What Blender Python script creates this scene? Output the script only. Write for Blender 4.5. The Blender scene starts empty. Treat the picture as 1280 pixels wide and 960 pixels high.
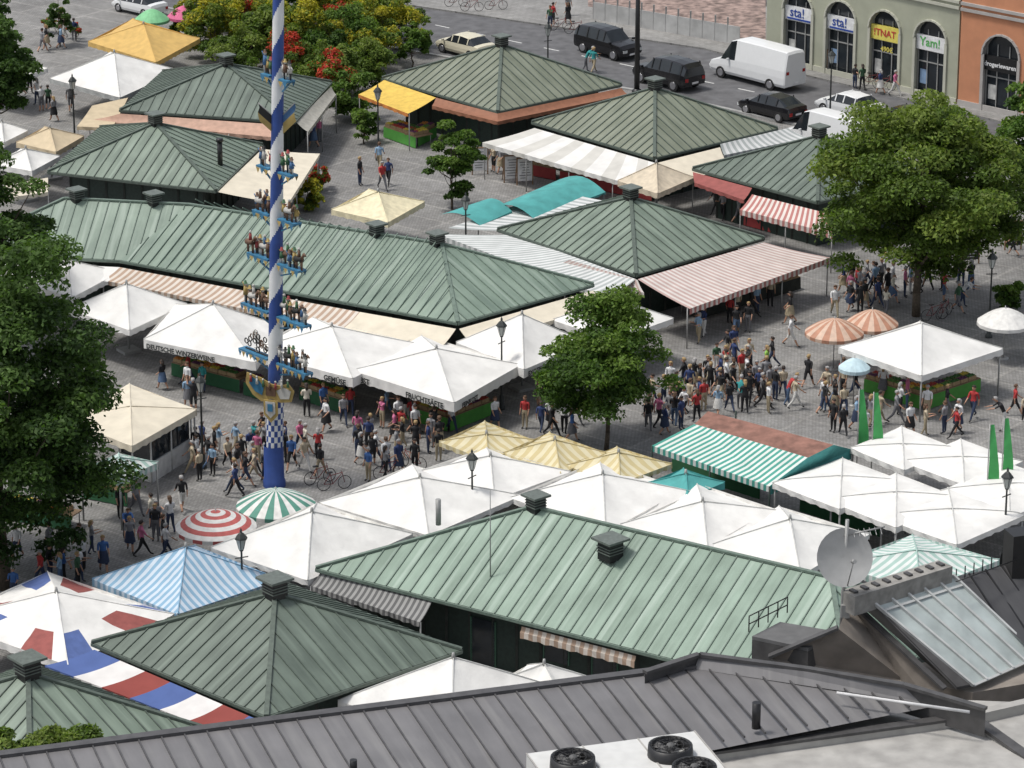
import bpy, math, random
import numpy as np
from mathutils import Vector, Matrix
random.seed(7); np.random.seed(7)
FO=4500.; TH=math.radians(19.5); H=63.
S,C=math.sin(TH),math.cos(TH)
V=Vector
def G(px,py,z=0.):
    u=(px-640)/FO; v=(py-480)/FO; t=(H-z)/(S+v*C)
    return V((u*t,(C-v*S)*t,z))
def zfor(P,py):
    v=(py-480)/FO; return H-P.y*(S+v*C)/(C-v*S)
col=bpy.context.scene.collection
# ---------------------------------------------------------------- materials
MATS={}
def nn(nt,t,**k):
    n=nt.nodes.new(t)
    for a,b in k.items(): setattr(n,a,b)
    return n
def M(name,c,rough=.7,var=.15,scale=3.,metal=0.,bump=0.,spec=None):
    if name in MATS: return MATS[name]
    m=bpy.data.materials.new(name); m.use_nodes=True; nt=m.node_tree; b=nt.nodes['Principled BSDF']
    tc=nn(nt,'ShaderNodeTexCoord'); no=nn(nt,'ShaderNodeTexNoise'); no.inputs['Scale'].default_value=scale; no.inputs['Detail'].default_value=5
    nt.links.new(tc.outputs['Object'],no.inputs['Vector'])
    mx=nn(nt,'ShaderNodeMix',data_type='RGBA'); 
    mr=nn(nt,'ShaderNodeMapRange'); mr.inputs[1].default_value=.3; mr.inputs[2].default_value=.7
    nt.links.new(no.outputs['Fac'],mr.inputs[0]); nt.links.new(mr.outputs[0],mx.inputs[0])
    mx.inputs[6].default_value=[x*(1-var) for x in c]+[1]; mx.inputs[7].default_value=[min(1,x*(1+var)) for x in c]+[1]
    nt.links.new(mx.outputs[2],b.inputs['Base Color'])
    b.inputs['Roughness'].default_value=rough; b.inputs['Metallic'].default_value=metal
    if spec is not None: b.inputs['Specular IOR Level'].default_value=spec
    if bump:
        bp=nn(nt,'ShaderNodeBump'); bp.inputs['Strength'].default_value=bump; bp.inputs['Distance'].default_value=.08
        nt.links.new(no.outputs['Fac'],bp.inputs['Height']); nt.links.new(bp.outputs[0],b.inputs['Normal'])
    MATS[name]=m; return m
def stripe(name,c1,c2,period=.5,duty=.5,var=.15,c3=None,transl=True):
    if name in MATS: return MATS[name]
    m=bpy.data.materials.new(name); m.use_nodes=True; nt=m.node_tree; b=nt.nodes['Principled BSDF']; L=nt.links.new
    uv=nn(nt,'ShaderNodeUVMap'); sx=nn(nt,'ShaderNodeSeparateXYZ'); L(uv.outputs[0],sx.inputs[0])
    d=nn(nt,'ShaderNodeMath',operation='DIVIDE'); d.inputs[1].default_value=period; L(sx.outputs[0],d.inputs[0])
    fr=nn(nt,'ShaderNodeMath',operation='FRACT'); L(d.outputs[0],fr.inputs[0])
    cr=nn(nt,'ShaderNodeValToRGB'); cr.color_ramp.interpolation='CONSTANT'; L(fr.outputs[0],cr.inputs[0])
    e=cr.color_ramp.elements; e[0].color=(*c1,1); e[1].position=duty; e[1].color=(*c2,1)
    if c3: x=e.new((1+duty)/2); x.color=(*c3,1)
    tc=nn(nt,'ShaderNodeTexCoord'); no=nn(nt,'ShaderNodeTexNoise'); no.inputs['Scale'].default_value=1.3; no.inputs['Detail'].default_value=6; L(tc.outputs['Object'],no.inputs['Vector'])
    mr=nn(nt,'ShaderNodeMapRange'); mr.inputs[1].default_value=.3; mr.inputs[2].default_value=.7; mr.inputs[3].default_value=1-var; mr.inputs[4].default_value=1.; L(no.outputs['Fac'],mr.inputs[0])
    mx=nn(nt,'ShaderNodeMix',data_type='RGBA',blend_type='MULTIPLY'); mx.inputs[0].default_value=1; L(cr.outputs[0],mx.inputs[6]); L(mr.outputs[0],mx.inputs[7])
    L(mx.outputs[2],b.inputs['Base Color']); b.inputs['Roughness'].default_value=.8; b.inputs['Specular IOR Level'].default_value=.2
    MATS[name]=m; return m
def copper(name,c1,c2,c3=None):
    m=bpy.data.materials.new(name); m.use_nodes=True; nt=m.node_tree; b=nt.nodes['Principled BSDF']; L=nt.links.new
    uv=nn(nt,'ShaderNodeUVMap'); mp=nn(nt,'ShaderNodeMapping'); mp.inputs['Scale'].default_value=(1.6,.22,1); L(uv.outputs[0],mp.inputs[0])
    n1=nn(nt,'ShaderNodeTexNoise'); n1.inputs['Scale'].default_value=1.; n1.inputs['Detail'].default_value=8; n1.inputs['Roughness'].default_value=.65; L(mp.outputs[0],n1.inputs['Vector'])
    tc=nn(nt,'ShaderNodeTexCoord'); n2=nn(nt,'ShaderNodeTexNoise'); n2.inputs['Scale'].default_value=.5; n2.inputs['Detail'].default_value=6; L(tc.outputs['Object'],n2.inputs['Vector'])
    sx=nn(nt,'ShaderNodeSeparateXYZ'); L(uv.outputs[0],sx.inputs[0])
    d=nn(nt,'ShaderNodeMath',operation='DIVIDE'); d.inputs[1].default_value=.62; L(sx.outputs[0],d.inputs[0])
    fl=nn(nt,'ShaderNodeMath',operation='FLOOR'); L(d.outputs[0],fl.inputs[0])
    wn=nn(nt,'ShaderNodeTexWhiteNoise',noise_dimensions='1D'); L(fl.outputs[0],wn.inputs['W'])
    a=nn(nt,'ShaderNodeMath',operation='ADD'); L(n1.outputs['Fac'],a.inputs[0]); L(n2.outputs['Fac'],a.inputs[1])
    w2=nn(nt,'ShaderNodeMath',operation='MULTIPLY'); w2.inputs[1].default_value=.22; L(wn.outputs['Value'],w2.inputs[0])
    a2=nn(nt,'ShaderNodeMath',operation='ADD'); L(a.outputs[0],a2.inputs[0]); L(w2.outputs[0],a2.inputs[1])
    mr=nn(nt,'ShaderNodeMapRange'); mr.inputs[1].default_value=.85; mr.inputs[2].default_value=1.4; L(a2.outputs[0],mr.inputs[0])
    mx=nn(nt,'ShaderNodeMix',data_type='RGBA'); L(mr.outputs[0],mx.inputs[0]); mx.inputs[6].default_value=(*c1,1); mx.inputs[7].default_value=(*c2,1); out=mx.outputs[2]
    if c3:
        mp3=nn(nt,'ShaderNodeMapping'); mp3.inputs['Scale'].default_value=(2.6,.12,1); mp3.inputs['Location'].default_value=(7,3,0); L(uv.outputs[0],mp3.inputs[0])
        n3=nn(nt,'ShaderNodeTexNoise'); n3.inputs['Scale'].default_value=1.; n3.inputs['Detail'].default_value=4; L(mp3.outputs[0],n3.inputs['Vector'])
        m3=nn(nt,'ShaderNodeMapRange'); m3.inputs[1].default_value=.54; m3.inputs[2].default_value=.74; m3.inputs[4].default_value=.75; L(n3.outputs['Fac'],m3.inputs[0])
        x3=nn(nt,'ShaderNodeMix',data_type='RGBA'); L(m3.outputs[0],x3.inputs[0]); L(out,x3.inputs[6]); x3.inputs[7].default_value=(*c3,1); out=x3.outputs[2]
    L(out,b.inputs['Base Color']); b.inputs['Roughness'].default_value=.5; b.inputs['Specular IOR Level'].default_value=.5
    MATS[name]=m; return m
def ground_mat(name,c1,c2,cell=.16,band=True,dark=.55):
    m=bpy.data.materials.new(name); m.use_nodes=True; nt=m.node_tree; b=nt.nodes['Principled BSDF']; L=nt.links.new
    tc=nn(nt,'ShaderNodeTexCoord'); mp=nn(nt,'ShaderNodeMapping'); mp.inputs['Rotation'].default_value=(0,0,math.radians(38)); L(tc.outputs['Object'],mp.inputs[0])
    br=nn(nt,'ShaderNodeTexBrick'); br.inputs['Scale'].default_value=1.; br.inputs['Brick Width'].default_value=cell*1.3; br.inputs['Row Height'].default_value=cell; br.inputs['Mortar Size'].default_value=.012
    br.inputs['Color1'].default_value=(*c1,1); br.inputs['Color2'].default_value=(*c2,1); br.inputs['Mortar'].default_value=[x*dark for x in c1]+[1]; L(mp.outputs[0],br.inputs['Vector'])
    n=nn(nt,'ShaderNodeTexNoise'); n.inputs['Scale'].default_value=.35; n.inputs['Detail'].default_value=10; n.inputs['Roughness'].default_value=.7; L(tc.outputs['Object'],n.inputs['Vector'])
    mr=nn(nt,'ShaderNodeMapRange'); mr.inputs[1].default_value=.3; mr.inputs[2].default_value=.7; mr.inputs[3].default_value=.65; mr.inputs[4].default_value=1.25; L(n.outputs['Fac'],mr.inputs[0])
    mx=nn(nt,'ShaderNodeMix',data_type='RGBA',blend_type='MULTIPLY'); mx.inputs[0].default_value=1; L(br.outputs[0],mx.inputs[6]); L(mr.outputs[0],mx.inputs[7])
    out=mx.outputs[2]
    if band:
        b2=nn(nt,'ShaderNodeTexBrick'); b2.offset=0; b2.inputs['Scale'].default_value=1.; b2.inputs['Brick Width'].default_value=4.5; b2.inputs['Row Height'].default_value=2.2; b2.inputs['Mortar Size'].default_value=.1
        b2.inputs['Color1'].default_value=(1,1,1,1); b2.inputs['Color2'].default_value=(.88,.88,.88,1); b2.inputs['Mortar'].default_value=(1.18,1.17,1.15,1); L(mp.outputs[0],b2.inputs['Vector'])
        m2=nn(nt,'ShaderNodeMix',data_type='RGBA',blend_type='MULTIPLY'); m2.inputs[0].default_value=1; L(out,m2.inputs[6]); L(b2.outputs[0],m2.inputs[7]); out=m2.outputs[2]
    L(out,b.inputs['Base Color']); b.inputs['Roughness'].default_value=.8
    return m
def lm(name,c):
    m=bpy.data.materials.new(name); m.use_nodes=True; nt=m.node_tree; b=nt.nodes['Principled BSDF']; L=nt.links.new
    g=nn(nt,'ShaderNodeNewGeometry'); hs=nn(nt,'ShaderNodeMapRange'); hs.inputs[3].default_value=.6; hs.inputs[4].default_value=1.45
    L(g.outputs['Random Per Island'],hs.inputs[0])
    mx=nn(nt,'ShaderNodeMix',data_type='RGBA',blend_type='MULTIPLY'); mx.inputs[0].default_value=1; mx.inputs[6].default_value=(*c,1); L(hs.outputs[0],mx.inputs[7])
    L(mx.outputs[2],b.inputs['Base Color']); b.inputs['Roughness'].default_value=.6; b.inputs['Specular IOR Level'].default_value=.25
    tr=nn(nt,'ShaderNodeBsdfTranslucent'); t2=nn(nt,'ShaderNodeMix',data_type='RGBA',blend_type='MULTIPLY'); t2.inputs[0].default_value=1; L(mx.outputs[2],t2.inputs[6]); t2.inputs[7].default_value=(1.5,1.7,.7,1); L(t2.outputs[2],tr.inputs[0])
    ms=nn(nt,'ShaderNodeMixShader'); ms.inputs[0].default_value=.35; L(b.outputs[0],ms.inputs[1]); L(tr.outputs[0],ms.inputs[2]); L(ms.outputs[0],nt.nodes['Material Output'].inputs[0])
    return m
# ---------------------------------------------------------------- mesh builder
class MB:
    def __init__(s): s.v=[];s.f=[];s.m=[];s.uv=[];s.sm=[]
    def poly(s,pts,m=0,uv=None,sm=False):
        n=len(s.v); s.v+=[tuple(p) for p in pts]; s.f.append(list(range(n,n+len(pts)))); s.m.append(m); s.uv.append(uv); s.sm.append(sm)
    def hexa(s,b,t,m=0):
        n=len(b); s.poly(list(reversed(b)),m); s.poly(t,m)
        for i in range(n): j=(i+1)%n; s.poly([b[i],b[j],t[j],t[i]],m)
    def box(s,c,d,rz=0,m=0):
        c=V(c); x=V((math.cos(rz),math.sin(rz),0))*d[0]/2; y=V((-math.sin(rz),math.cos(rz),0))*d[1]/2; z=V((0,0,d[2]/2))
        q=[-x-y,x-y,x+y,-x+y]; s.hexa([c+a-z for a in q],[c+a+z for a in q],m)
    def prism(s,pts,z0,z1,m=0):
        s.hexa([V((p[0],p[1],z0)) for p in pts],[V((p[0],p[1],z1)) for p in pts],m)
    def beam(s,a,b,w,h,m=0,up=V((0,0,1))):
        a=V(a);b=V(b); d=(b-a)
        if d.length<1e-4: return
        d.normalize(); sd=d.cross(up)
        if sd.length<1e-4: sd=V((1,0,0))
        sd.normalize(); n=sd.cross(d).normalized()
        q=[-sd*w/2,sd*w/2,sd*w/2+n*h,-sd*w/2+n*h]
        s.hexa([a+x for x in q],[b+x for x in q],m)
    def tube(s,a,b,r0,r1=None,n=8,m=0,sm=True):
        a=V(a);b=V(b); r1=r0 if r1 is None else r1; d=(b-a).normalized(); k=V((0,0,1)) if abs(d.z)<.9 else V((1,0,0))
        x=d.cross(k).normalized(); y=d.cross(x); st=len(s.v)
        for p,r in ((a,r0),(b,r1)):
            for i in range(n):
                t=2*math.pi*i/n; s.v.append(tuple(p+(x*math.cos(t)+y*math.sin(t))*r))
        for i in range(n):
            j=(i+1)%n; s.f.append([st+i,st+n+i,st+n+j,st+j]); s.m.append(m); s.uv.append(None); s.sm.append(sm)
        s.f.append([st+i for i in range(n)]);s.m.append(m);s.uv.append(None);s.sm.append(False)
        s.f.append([st+n+i for i in reversed(range(n))]);s.m.append(m);s.uv.append(None);s.sm.append(False)
    def lathe(s,c,prof,n=10,m=0,sm=True):
        c=V(c); st=len(s.v)
        for r,z in prof:
            for i in range(n):
                t=2*math.pi*i/n; s.v.append((c.x+r*math.cos(t),c.y+r*math.sin(t),c.z+z))
        for k in range(len(prof)-1):
            for i in range(n):
                j=(i+1)%n; s.f.append([st+k*n+i,st+k*n+j,st+k*n+n+j,st+k*n+n+i]); s.m.append(m); s.uv.append(None); s.sm.append(sm)
    def ball(s,c,r,n=7,k=4,m=0,sz=1.):
        s.lathe(c,[(max(r*math.sin(math.pi*i/k),.001),-r*sz*math.cos(math.pi*i/k)) for i in range(k+1)],n,m)
    def grid(s,rows,m=0,uvs=None,sm=True,mfun=None):
        st=len(s.v); w=len(rows[0])
        for r in rows: s.v+=[tuple(p) for p in r]
        for i in range(len(rows)-1):
            for j in range(w-1):
                s.f.append([st+i*w+j,st+i*w+j+1,st+(i+1)*w+j+1,st+(i+1)*w+j]); s.m.append(m if mfun is None else mfun(i,j)); s.sm.append(sm)
                s.uv.append([uvs[i][j],uvs[i][j+1],uvs[i+1][j+1],uvs[i+1][j]] if uvs else None)
    def mesh(s,name,mats,o=V((0,0,0))):
        me=bpy.data.meshes.new(name); o=V(o)
        me.from_pydata([(v[0]-o.x,v[1]-o.y,v[2]-o.z) for v in s.v],[],s.f)
        for m in mats: me.materials.append(m)
        me.polygons.foreach_set('material_index',s.m); me.polygons.foreach_set('use_smooth',s.sm)
        if any(u is not None for u in s.uv):
            ul=me.uv_layers.new(name='UVMap'); fl=[]
            for f,u in zip(s.f,s.uv):
                if u is None: fl+=[0.,0.]*len(f)
                else:
                    for q in u: fl+=[q[0],q[1]]
            ul.data.foreach_set('uv',fl)
        me.update(); return me
def T(name,loc,label,cat,group=None,rz=0):
    e=bpy.data.objects.new(name,None); e.location=loc; e.rotation_euler=(0,0,rz); e.empty_display_size=.3; e['label']=label; e['category']=cat
    if group: e['group']=group
    col.objects.link(e); return e
def P(th,name,mb,mats,rel=True):
    me=mb.mesh(name,mats,th.location if rel else V((0,0,0)))
    o=bpy.data.objects.new(name,me); o.parent=th; col.objects.link(o); return o
def O(name,mb,mats,label=None,cat=None,group=None,kind=None,loc=None):
    loc=V(loc) if loc is not None else V((0,0,0))
    o=bpy.data.objects.new(name,mb.mesh(name,mats,loc)); o.location=loc
    if label: o['label']=label
    if cat: o['category']=cat
    if group: o['group']=group
    if kind: o['kind']=kind
    col.objects.link(o); return o
def CP(root,loc,rz=0,sc=1,label=None):
    def rec(o,par):
        n=o.copy(); col.objects.link(n)
        if par is not None: n.parent=par
        for c in list(kids.get(o.name,[])): rec(c,n)
        return n
    kids={}
    def gather(o):
        kids[o.name]=list(o.children)
        for c in o.children: gather(c)
    gather(root)
    n=rec(root,None); n.location=loc; n.rotation_euler=(0,0,rz); n.scale=(sc,sc,sc)
    if label: n['label']=label
    return n
def text(th,s,size,org,xd,yd,mat,name='lettering',bold=True):
    cu=bpy.data.curves.new('t','FONT'); cu.body=s; cu.size=size; cu.extrude=.004; cu.offset=.012 if bold else 0; cu.resolution_u=2
    ob=bpy.data.objects.new('t',cu); col.objects.link(ob); bpy.context.view_layer.update()
    me=bpy.data.meshes.new_from_object(ob.evaluated_get(bpy.context.evaluated_depsgraph_get())); bpy.data.objects.remove(ob)
    xd=V(xd).normalized(); yd=V(yd).normalized(); zd=xd.cross(yd)
    Mx=Matrix(((xd.x,yd.x,zd.x,org[0]),(xd.y,yd.y,zd.y,org[1]),(xd.z,yd.z,zd.z,org[2]),(0,0,0,1)))
    if th is not None: Mx=Matrix.Translation(-th.location)@Mx
    me.transform(Mx); me.materials.clear(); me.materials.append(mat); me.name=name
    o=bpy.data.objects.new(name,me); o.parent=th; col.objects.link(o); return o
# ---------------------------------------------------------------- common mats
WHITE=M('canvas_white',(.74,.73,.70),.85,.11,.9,spec=.15,bump=1.); CREAM=M('canvas_cream',(.66,.60,.48),.8,.08,1.5,bump=.5); YEL=stripe('canvas_yellow_stripe',(.58,.49,.27),(.68,.62,.43),.5)
WSEAM=M('canvas_seam_grey',(.52,.52,.50)); PANW=stripe('canvas_panel',(.60,.585,.54),(.74,.73,.70),2.6,.45)
GOLD=M('canvas_gold',(.58,.38,.12),.8,.12,2); BEIGE=M('canvas_beige',(.56,.46,.31),.8,.1,2); TEAL=M('canvas_teal',(.07,.31,.30),.8,.2,1.2,bump=.8)
BLUES=stripe('canvas_blue_stripe',(.26,.43,.58),(.58,.66,.74),.36); GREENS=stripe('canvas_green_stripe',(.08,.33,.27),(.68,.72,.68),.36); GREENP=stripe('canvas_pale_green_stripe',(.38,.53,.48),(.68,.71,.69),.36)
REDS=stripe('canvas_red_stripe',(.46,.20,.18),(.70,.64,.59),.4)
BRS=stripe('canvas_brown_stripe',(.44,.32,.24),(.66,.60,.53),.42)
PINKS=stripe('canvas_faded_pink_stripe',(.52,.38,.35),(.68,.63,.59),.42); GRS=stripe('canvas_grey_stripe',(.40,.43,.42),(.66,.67,.66),.5); CORR=stripe('corrugated_grey',(.13,.13,.13),(.32,.32,.31),.3)
TRI=stripe('canvas_tricolour',(.09,.14,.34),(.74,.72,.70),5.0,.34,c3=(.28,.07,.06))
POLE=M('pole_metal',(.35,.35,.34),.5,.1,5,metal=.3); DARK=M('dark_timber',(.03,.035,.03),.8,.3,4); DGREEN=M('green_painted_timber',(.02,.036,.029),.6,.25,6)
GUT=M('gutter_metal',(.11,.12,.11),.5,.2,5,metal=.2); VENT=M('vent_metal',(.12,.14,.125),.5,.2,6); BLACK=M('black_paint',(.015,.015,.016),.4,.2,5)
GLASS=M('window_glass',(.02,.025,.03),.08,.3,1); LETTER=M('lettering_dark',(.03,.035,.035),.8,0,1); IRON=M('cast_iron_paint',(.03,.035,.034),.5,.2,8)
CU_A=copper('copper_pale',(.16,.225,.175),(.28,.38,.305),(.40,.49,.42)); CU_H=copper('copper_hall',(.145,.20,.16),(.25,.325,.26),(.35,.42,.36)); CU_B=copper('copper_mid',(.125,.165,.13),(.215,.27,.215),(.30,.37,.30)); CU_C=copper('copper_dark',(.085,.11,.09),(.155,.195,.16),(.21,.26,.215)); CU_D=copper('copper_olive',(.135,.155,.11),(.22,.24,.18),(.27,.30,.235))
# ---------------------------------------------------------------- roofs
def face(mb,pts,m=0,seam=.62,sm=1,sh=.06,sw=.05):
    q=[V(pts[0])]
    for p in pts[1:]:
        if (V(p)-q[-1]).length>1e-3: q.append(V(p))
    if (q[0]-q[-1]).length<1e-3: q.pop()
    if len(q)<3: return
    e=(q[1]-q[0]).normalized(); n=e.cross(q[-1]-q[0]).normalized()
    if n.z<0: n=-n
    s=n.cross(e)
    if s.dot(q[-1]-q[0])<0: s=-s
    uv=[((p-q[0]).dot(e),(p-q[0]).dot(s)) for p in q]
    mb.poly(q,m,uv)
    if not seam: return
    u0=min(a[0] for a in uv); u1=max(a[0] for a in uv); k=math.ceil(u0/seam)
    while k*seam<u1:
        u=k*seam; vs=[]
        for i in range(len(uv)):
            a=uv[i]; b=uv[(i+1)%len(uv)]
            if (a[0]-u)*(b[0]-u)<0: vs.append(a[1]+(b[1]-a[1])*(u-a[0])/(b[0]-a[0]))
        if len(vs)>=2 and max(vs)-min(vs)>.1:
            A=q[0]+e*u+s*min(vs); B=q[0]+e*u+s*max(vs); mb.beam(A-n*.01,B-n*.01,sw,sh,sm,up=n)
        k+=1
SEAMP=M('copper_seam_pale',(.14,.19,.155),.6,.2,5); SEAMD=M('copper_seam',(.09,.115,.095),.6,.2,5)
def building_roof(fr,bk,rd,cu,label,wallm=DGREEN,vents=(),inset=.2,seam=.62,name='market_pavilion',grp='green copper roofed market pavilions'):
    cen=sum(fr+bk,V((0,0,0)))/len(fr+bk); base=V((cen.x,cen.y,0))
    th=T(name,base,label,'market hall',grp)
    mb=MB(); n=len(fr)
    for i in range(n-1):
        face(mb,[fr[i],fr[i+1],rd[i+1],rd[i]],0,seam); face(mb,[bk[i+1],bk[i],rd[i],rd[i+1]],0,seam)
    face(mb,[fr[-1],bk[-1],rd[-1]],0,seam); face(mb,[bk[0],fr[0],rd[0]],0,seam)
    for a,b in [(fr[-1],rd[-1]),(bk[-1],rd[-1]),(fr[0],rd[0]),(bk[0],rd[0])]+[(rd[i],rd[i+1]) for i in range(n-1)]: mb.beam(a,b,.2,.09,1)
    per=fr+list(reversed(bk)); dz=V((0,0,.2))
    mb.poly([p-dz for p in per][::-1],2)
    for i in range(len(per)):
        a,b=per[i],per[(i+1)%len(per)]; mb.poly([a-dz,b-dz,b,a],2); mb.beam(a-V((0,0,.15)),b-V((0,0,.15)),.16,.13,1)
    P(th,'roof',mb,[cu,SEAMP if cu in (CU_A,CU_H) else SEAMD,GUT])
    w=MB(); wf=[a.lerp(V((r.x,r.y,a.z)),inset) for a,r in zip(fr,rd)]; wb=[a.lerp(V((r.x,r.y,a.z)),inset) for a,r in zip(bk,rd)]
    pw=wf+list(reversed(wb))
    for i in range(len(pw)):
        a,b=pw[i],pw[(i+1)%len(pw)]; z=a.z-.2
        w.poly([V((a.x,a.y,0)),V((b.x,b.y,0)),V((b.x,b.y,z)),V((a.x,a.y,z))],0)
        L=(b-a).length; d=(b-a).normalized()
        k=0
        while k*1.2<L: p=a+d*k*1.2; w.box((p.x,p.y,z/2),(.12,.12,z-.01),0,1); k+=1
    P(th,'wall',w,[wallm,DARK])
    for (c,sz) in vents:
        vb=MB(); vb.box(c+V((0,0,.2)),(.62*sz,.62*sz,.7*sz),.7,0)
        for k in range(3): vb.box(c+V((0,0,.12+.13*k)),(.68*sz,.68*sz,.04),.7,1)
        vb.box(c+V((0,0,.2+.4*sz)),(.95*sz,.95*sz,.1),.7,1); P(th,'roof_vent',vb,[BLACK,VENT])
    return th
def pavilion(Lp,Fp,Rp,peak,cu,label,ez=3.1,vs=1.,**k):
    L=G(*Lp,ez);Fq=G(*Fp,ez);R=G(*Rp,ez);B=L+R-Fq; c=(L+R)/2; z=zfor(c,peak); pk=V((c.x,c.y,z))
    return building_roof([L,Fq],[B,R],[pk,pk],cu,label,vents=[(pk,vs)],**k)
pavilion((150,137),(368,152),(414,102),80,CU_C,'dark green copper pyramid roofed market pavilion beside vines')
p2=pavilion((60,214),(270,238),(328,180),154,CU_B,'green copper pyramid roofed pavilion with black chimney pipe')
q=G(275,195,4.0); mb=MB(); mb.tube(q-V((0,0,.6)),q+V((0,0,.9)),.16,n=10); mb.tube(q+V((0,0,.9)),q+V((0,0,1.1)),.24,.2,n=10); P(p2,'chimney_pipe',mb,[BLACK])
pavilion((478,97),(622,139),(777,105),56,CU_D,'olive green copper pyramid roofed pavilion beside the road')
pavilion((665,152),(818,197),(972,160),110,CU_D,'olive copper pyramid roofed pavilion with white awnings around it')
pavilion((866,210),(1022,252),(1180,216),170,CU_C,'dark copper pyramid roofed pavilion with red awnings beside tree')
pavilion((622,286),(795,343),(955,297),247,CU_B,'green copper pyramid roofed pavilion with red striped awnings')
pavilion((115,803),(333,895),(577,812),742,CU_C,'dark green copper pyramid roof beside colourful umbrellas',vs=1.2)
pavilion((-175,905),(38,992),(252,909),842,CU_B,'green copper pyramid roof with patina and leaves beside it',vs=1.2)
# long hall
f=[G(-60,314,3.1),G(150,325,3.1),G(572,403,3.1)]; Rr=G(742,355,3.1); bv=Rr-f[-1]; bk=[p+bv*1.0 for p in f]
rz=5.3; rd=[V(((a.x+b.x)/2,(a.y+b.y)/2,rz)) for a,b in zip(f,bk)]; rd[-1]=G(552,305,rz)
rd[0]=rd[0].lerp(rd[1],.25)
vv=[]
for px,t in ((97,.0),(193,.0),(470,.0),(547,0)):
    best=min(((1-s)*rd[i]+s*rd[i+1] for i in range(2) for s in [j/60 for j in range(61)]),key=lambda p:abs(640+FO*p.x/(p.y*C+(H-p.z)*S)-px)); vv.append((best,.95))
building_roof(f,bk,rd,CU_H,'long curved market hall with pale green copper roof',vents=vv)
# near hall
L0=G(395,710,3.); A1=G(835,822,3.); a=(A1-L0).normalized(); b=V((-a.y,a.x,0)); k=.5
w2=5.
for i in range(60):
    R0=G(665,634,3+k*w2); w2=w2*.6+.4*(R0-L0).dot(b)
sb=(R0-L0).dot(a); R1=G(1042,720,3+k*w2); ln=(R1-L0).dot(a)
R0=L0+a*sb+b*w2+V((0,0,k*w2)); R1=L0+a*ln+b*w2+V((0,0,k*w2))
fr=[L0,L0+a*(ln+sb*.5)]; bk=[L0+b*2*w2+a*4.4,fr[1]+b*2*w2]
def onp(px,py):
    z=4.
    for i in range(60):
        p=G(px,py,z); z=z*.6+.4*(3+k*(p-L0).dot(b))
    p=G(px,py,z); return p
hall=building_roof(fr,bk,[R0,R1],CU_A,'near market hall with bright pale green copper roof and vents',vents=[(R0+a*.2,1.),(onp(763,698)+V((0,0,.2)),1.25)],inset=.18)
hm=MB(); q=onp(548,656); hm.tube(q,q+V((0,0,1.2)),.12,n=8); P(hall,'chimney_pipe',hm,[POLE])
hm=MB(); q=onp(613,722); hm.tube(q,q+V((0,0,4.)),.03,.02,n=5); P(hall,'antenna_rod',hm,[POLE])
wp=L0+b*w2*.18
for s0,nm in ((7.5,'door'),(11.2,'window'),(13.6,'door')):
    d=MB(); q=wp+a*s0-b*.06; q=V((q.x,q.y,0)); hgt=2.1 if nm=='door' else 1.0; zb=.02 if nm=='door' else 1.0
    for xx in (0,1.2): d.beam(q+a*xx+V((0,0,zb)),q+a*xx+V((0,0,zb+hgt)),.1,.08,1,up=b)
    d.poly([q+V((0,0,zb)),q+a*1.2+V((0,0,zb)),q+a*1.2+V((0,0,zb+hgt)),q+V((0,0,zb+hgt))],0); P(hall,nm,d,[GLASS,M('frame_green',(.05,.12,.08))])
# ---------------------------------------------------------------- canopies
def panel(mb,ap,A,B,m,zp,sag,tent,n=8,k=7,mfun=None):
    L=(B-A).length; rows=[];uvs=[]
    for i in range(k+1):
        r=max(i/k,.02); row=[];uvr=[]
        for j in range(n+1):
            w=j/n; e=A.lerp(B,w); p=V((ap.x,ap.y,0)).lerp(V((e.x,e.y,0)),r); z=A.z+(zp-A.z)*((1-r)**tent)
            z-=sag*math.sin(math.pi*w)*math.sin(math.pi*min(r,.98)*.75); z+=random.uniform(-.025,.025) if 0<j<n else .02
            row.append(V((p.x,p.y,z))); uvr.append(((w-.5)*r*L,r*3))
        rows.append(row);uvs.append(uvr)
    mb.grid(rows,m,uvs,True,mfun)
def valance(mb,A,B,h,m,out=None,scal=.0):
    L=(B-A).length; n=max(4,int(L/.3)); r1=[];r2=[];u1=[];u2=[]
    d=(B-A).normalized(); nrm=V((d.y,-d.x,0))
    for j in range(n+1):
        p=A.lerp(B,j/n); o=nrm*(.03*math.sin(j*1.9)); r1.append(p+V((0,0,.0))); r2.append(p+o+V((0,0,-h+(.05 if j%2 else 0)))); u1.append((j/n*L,0)); u2.append((j/n*L,1))
    mb.grid([r1,r2],m,[u1,u2],False)
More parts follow.
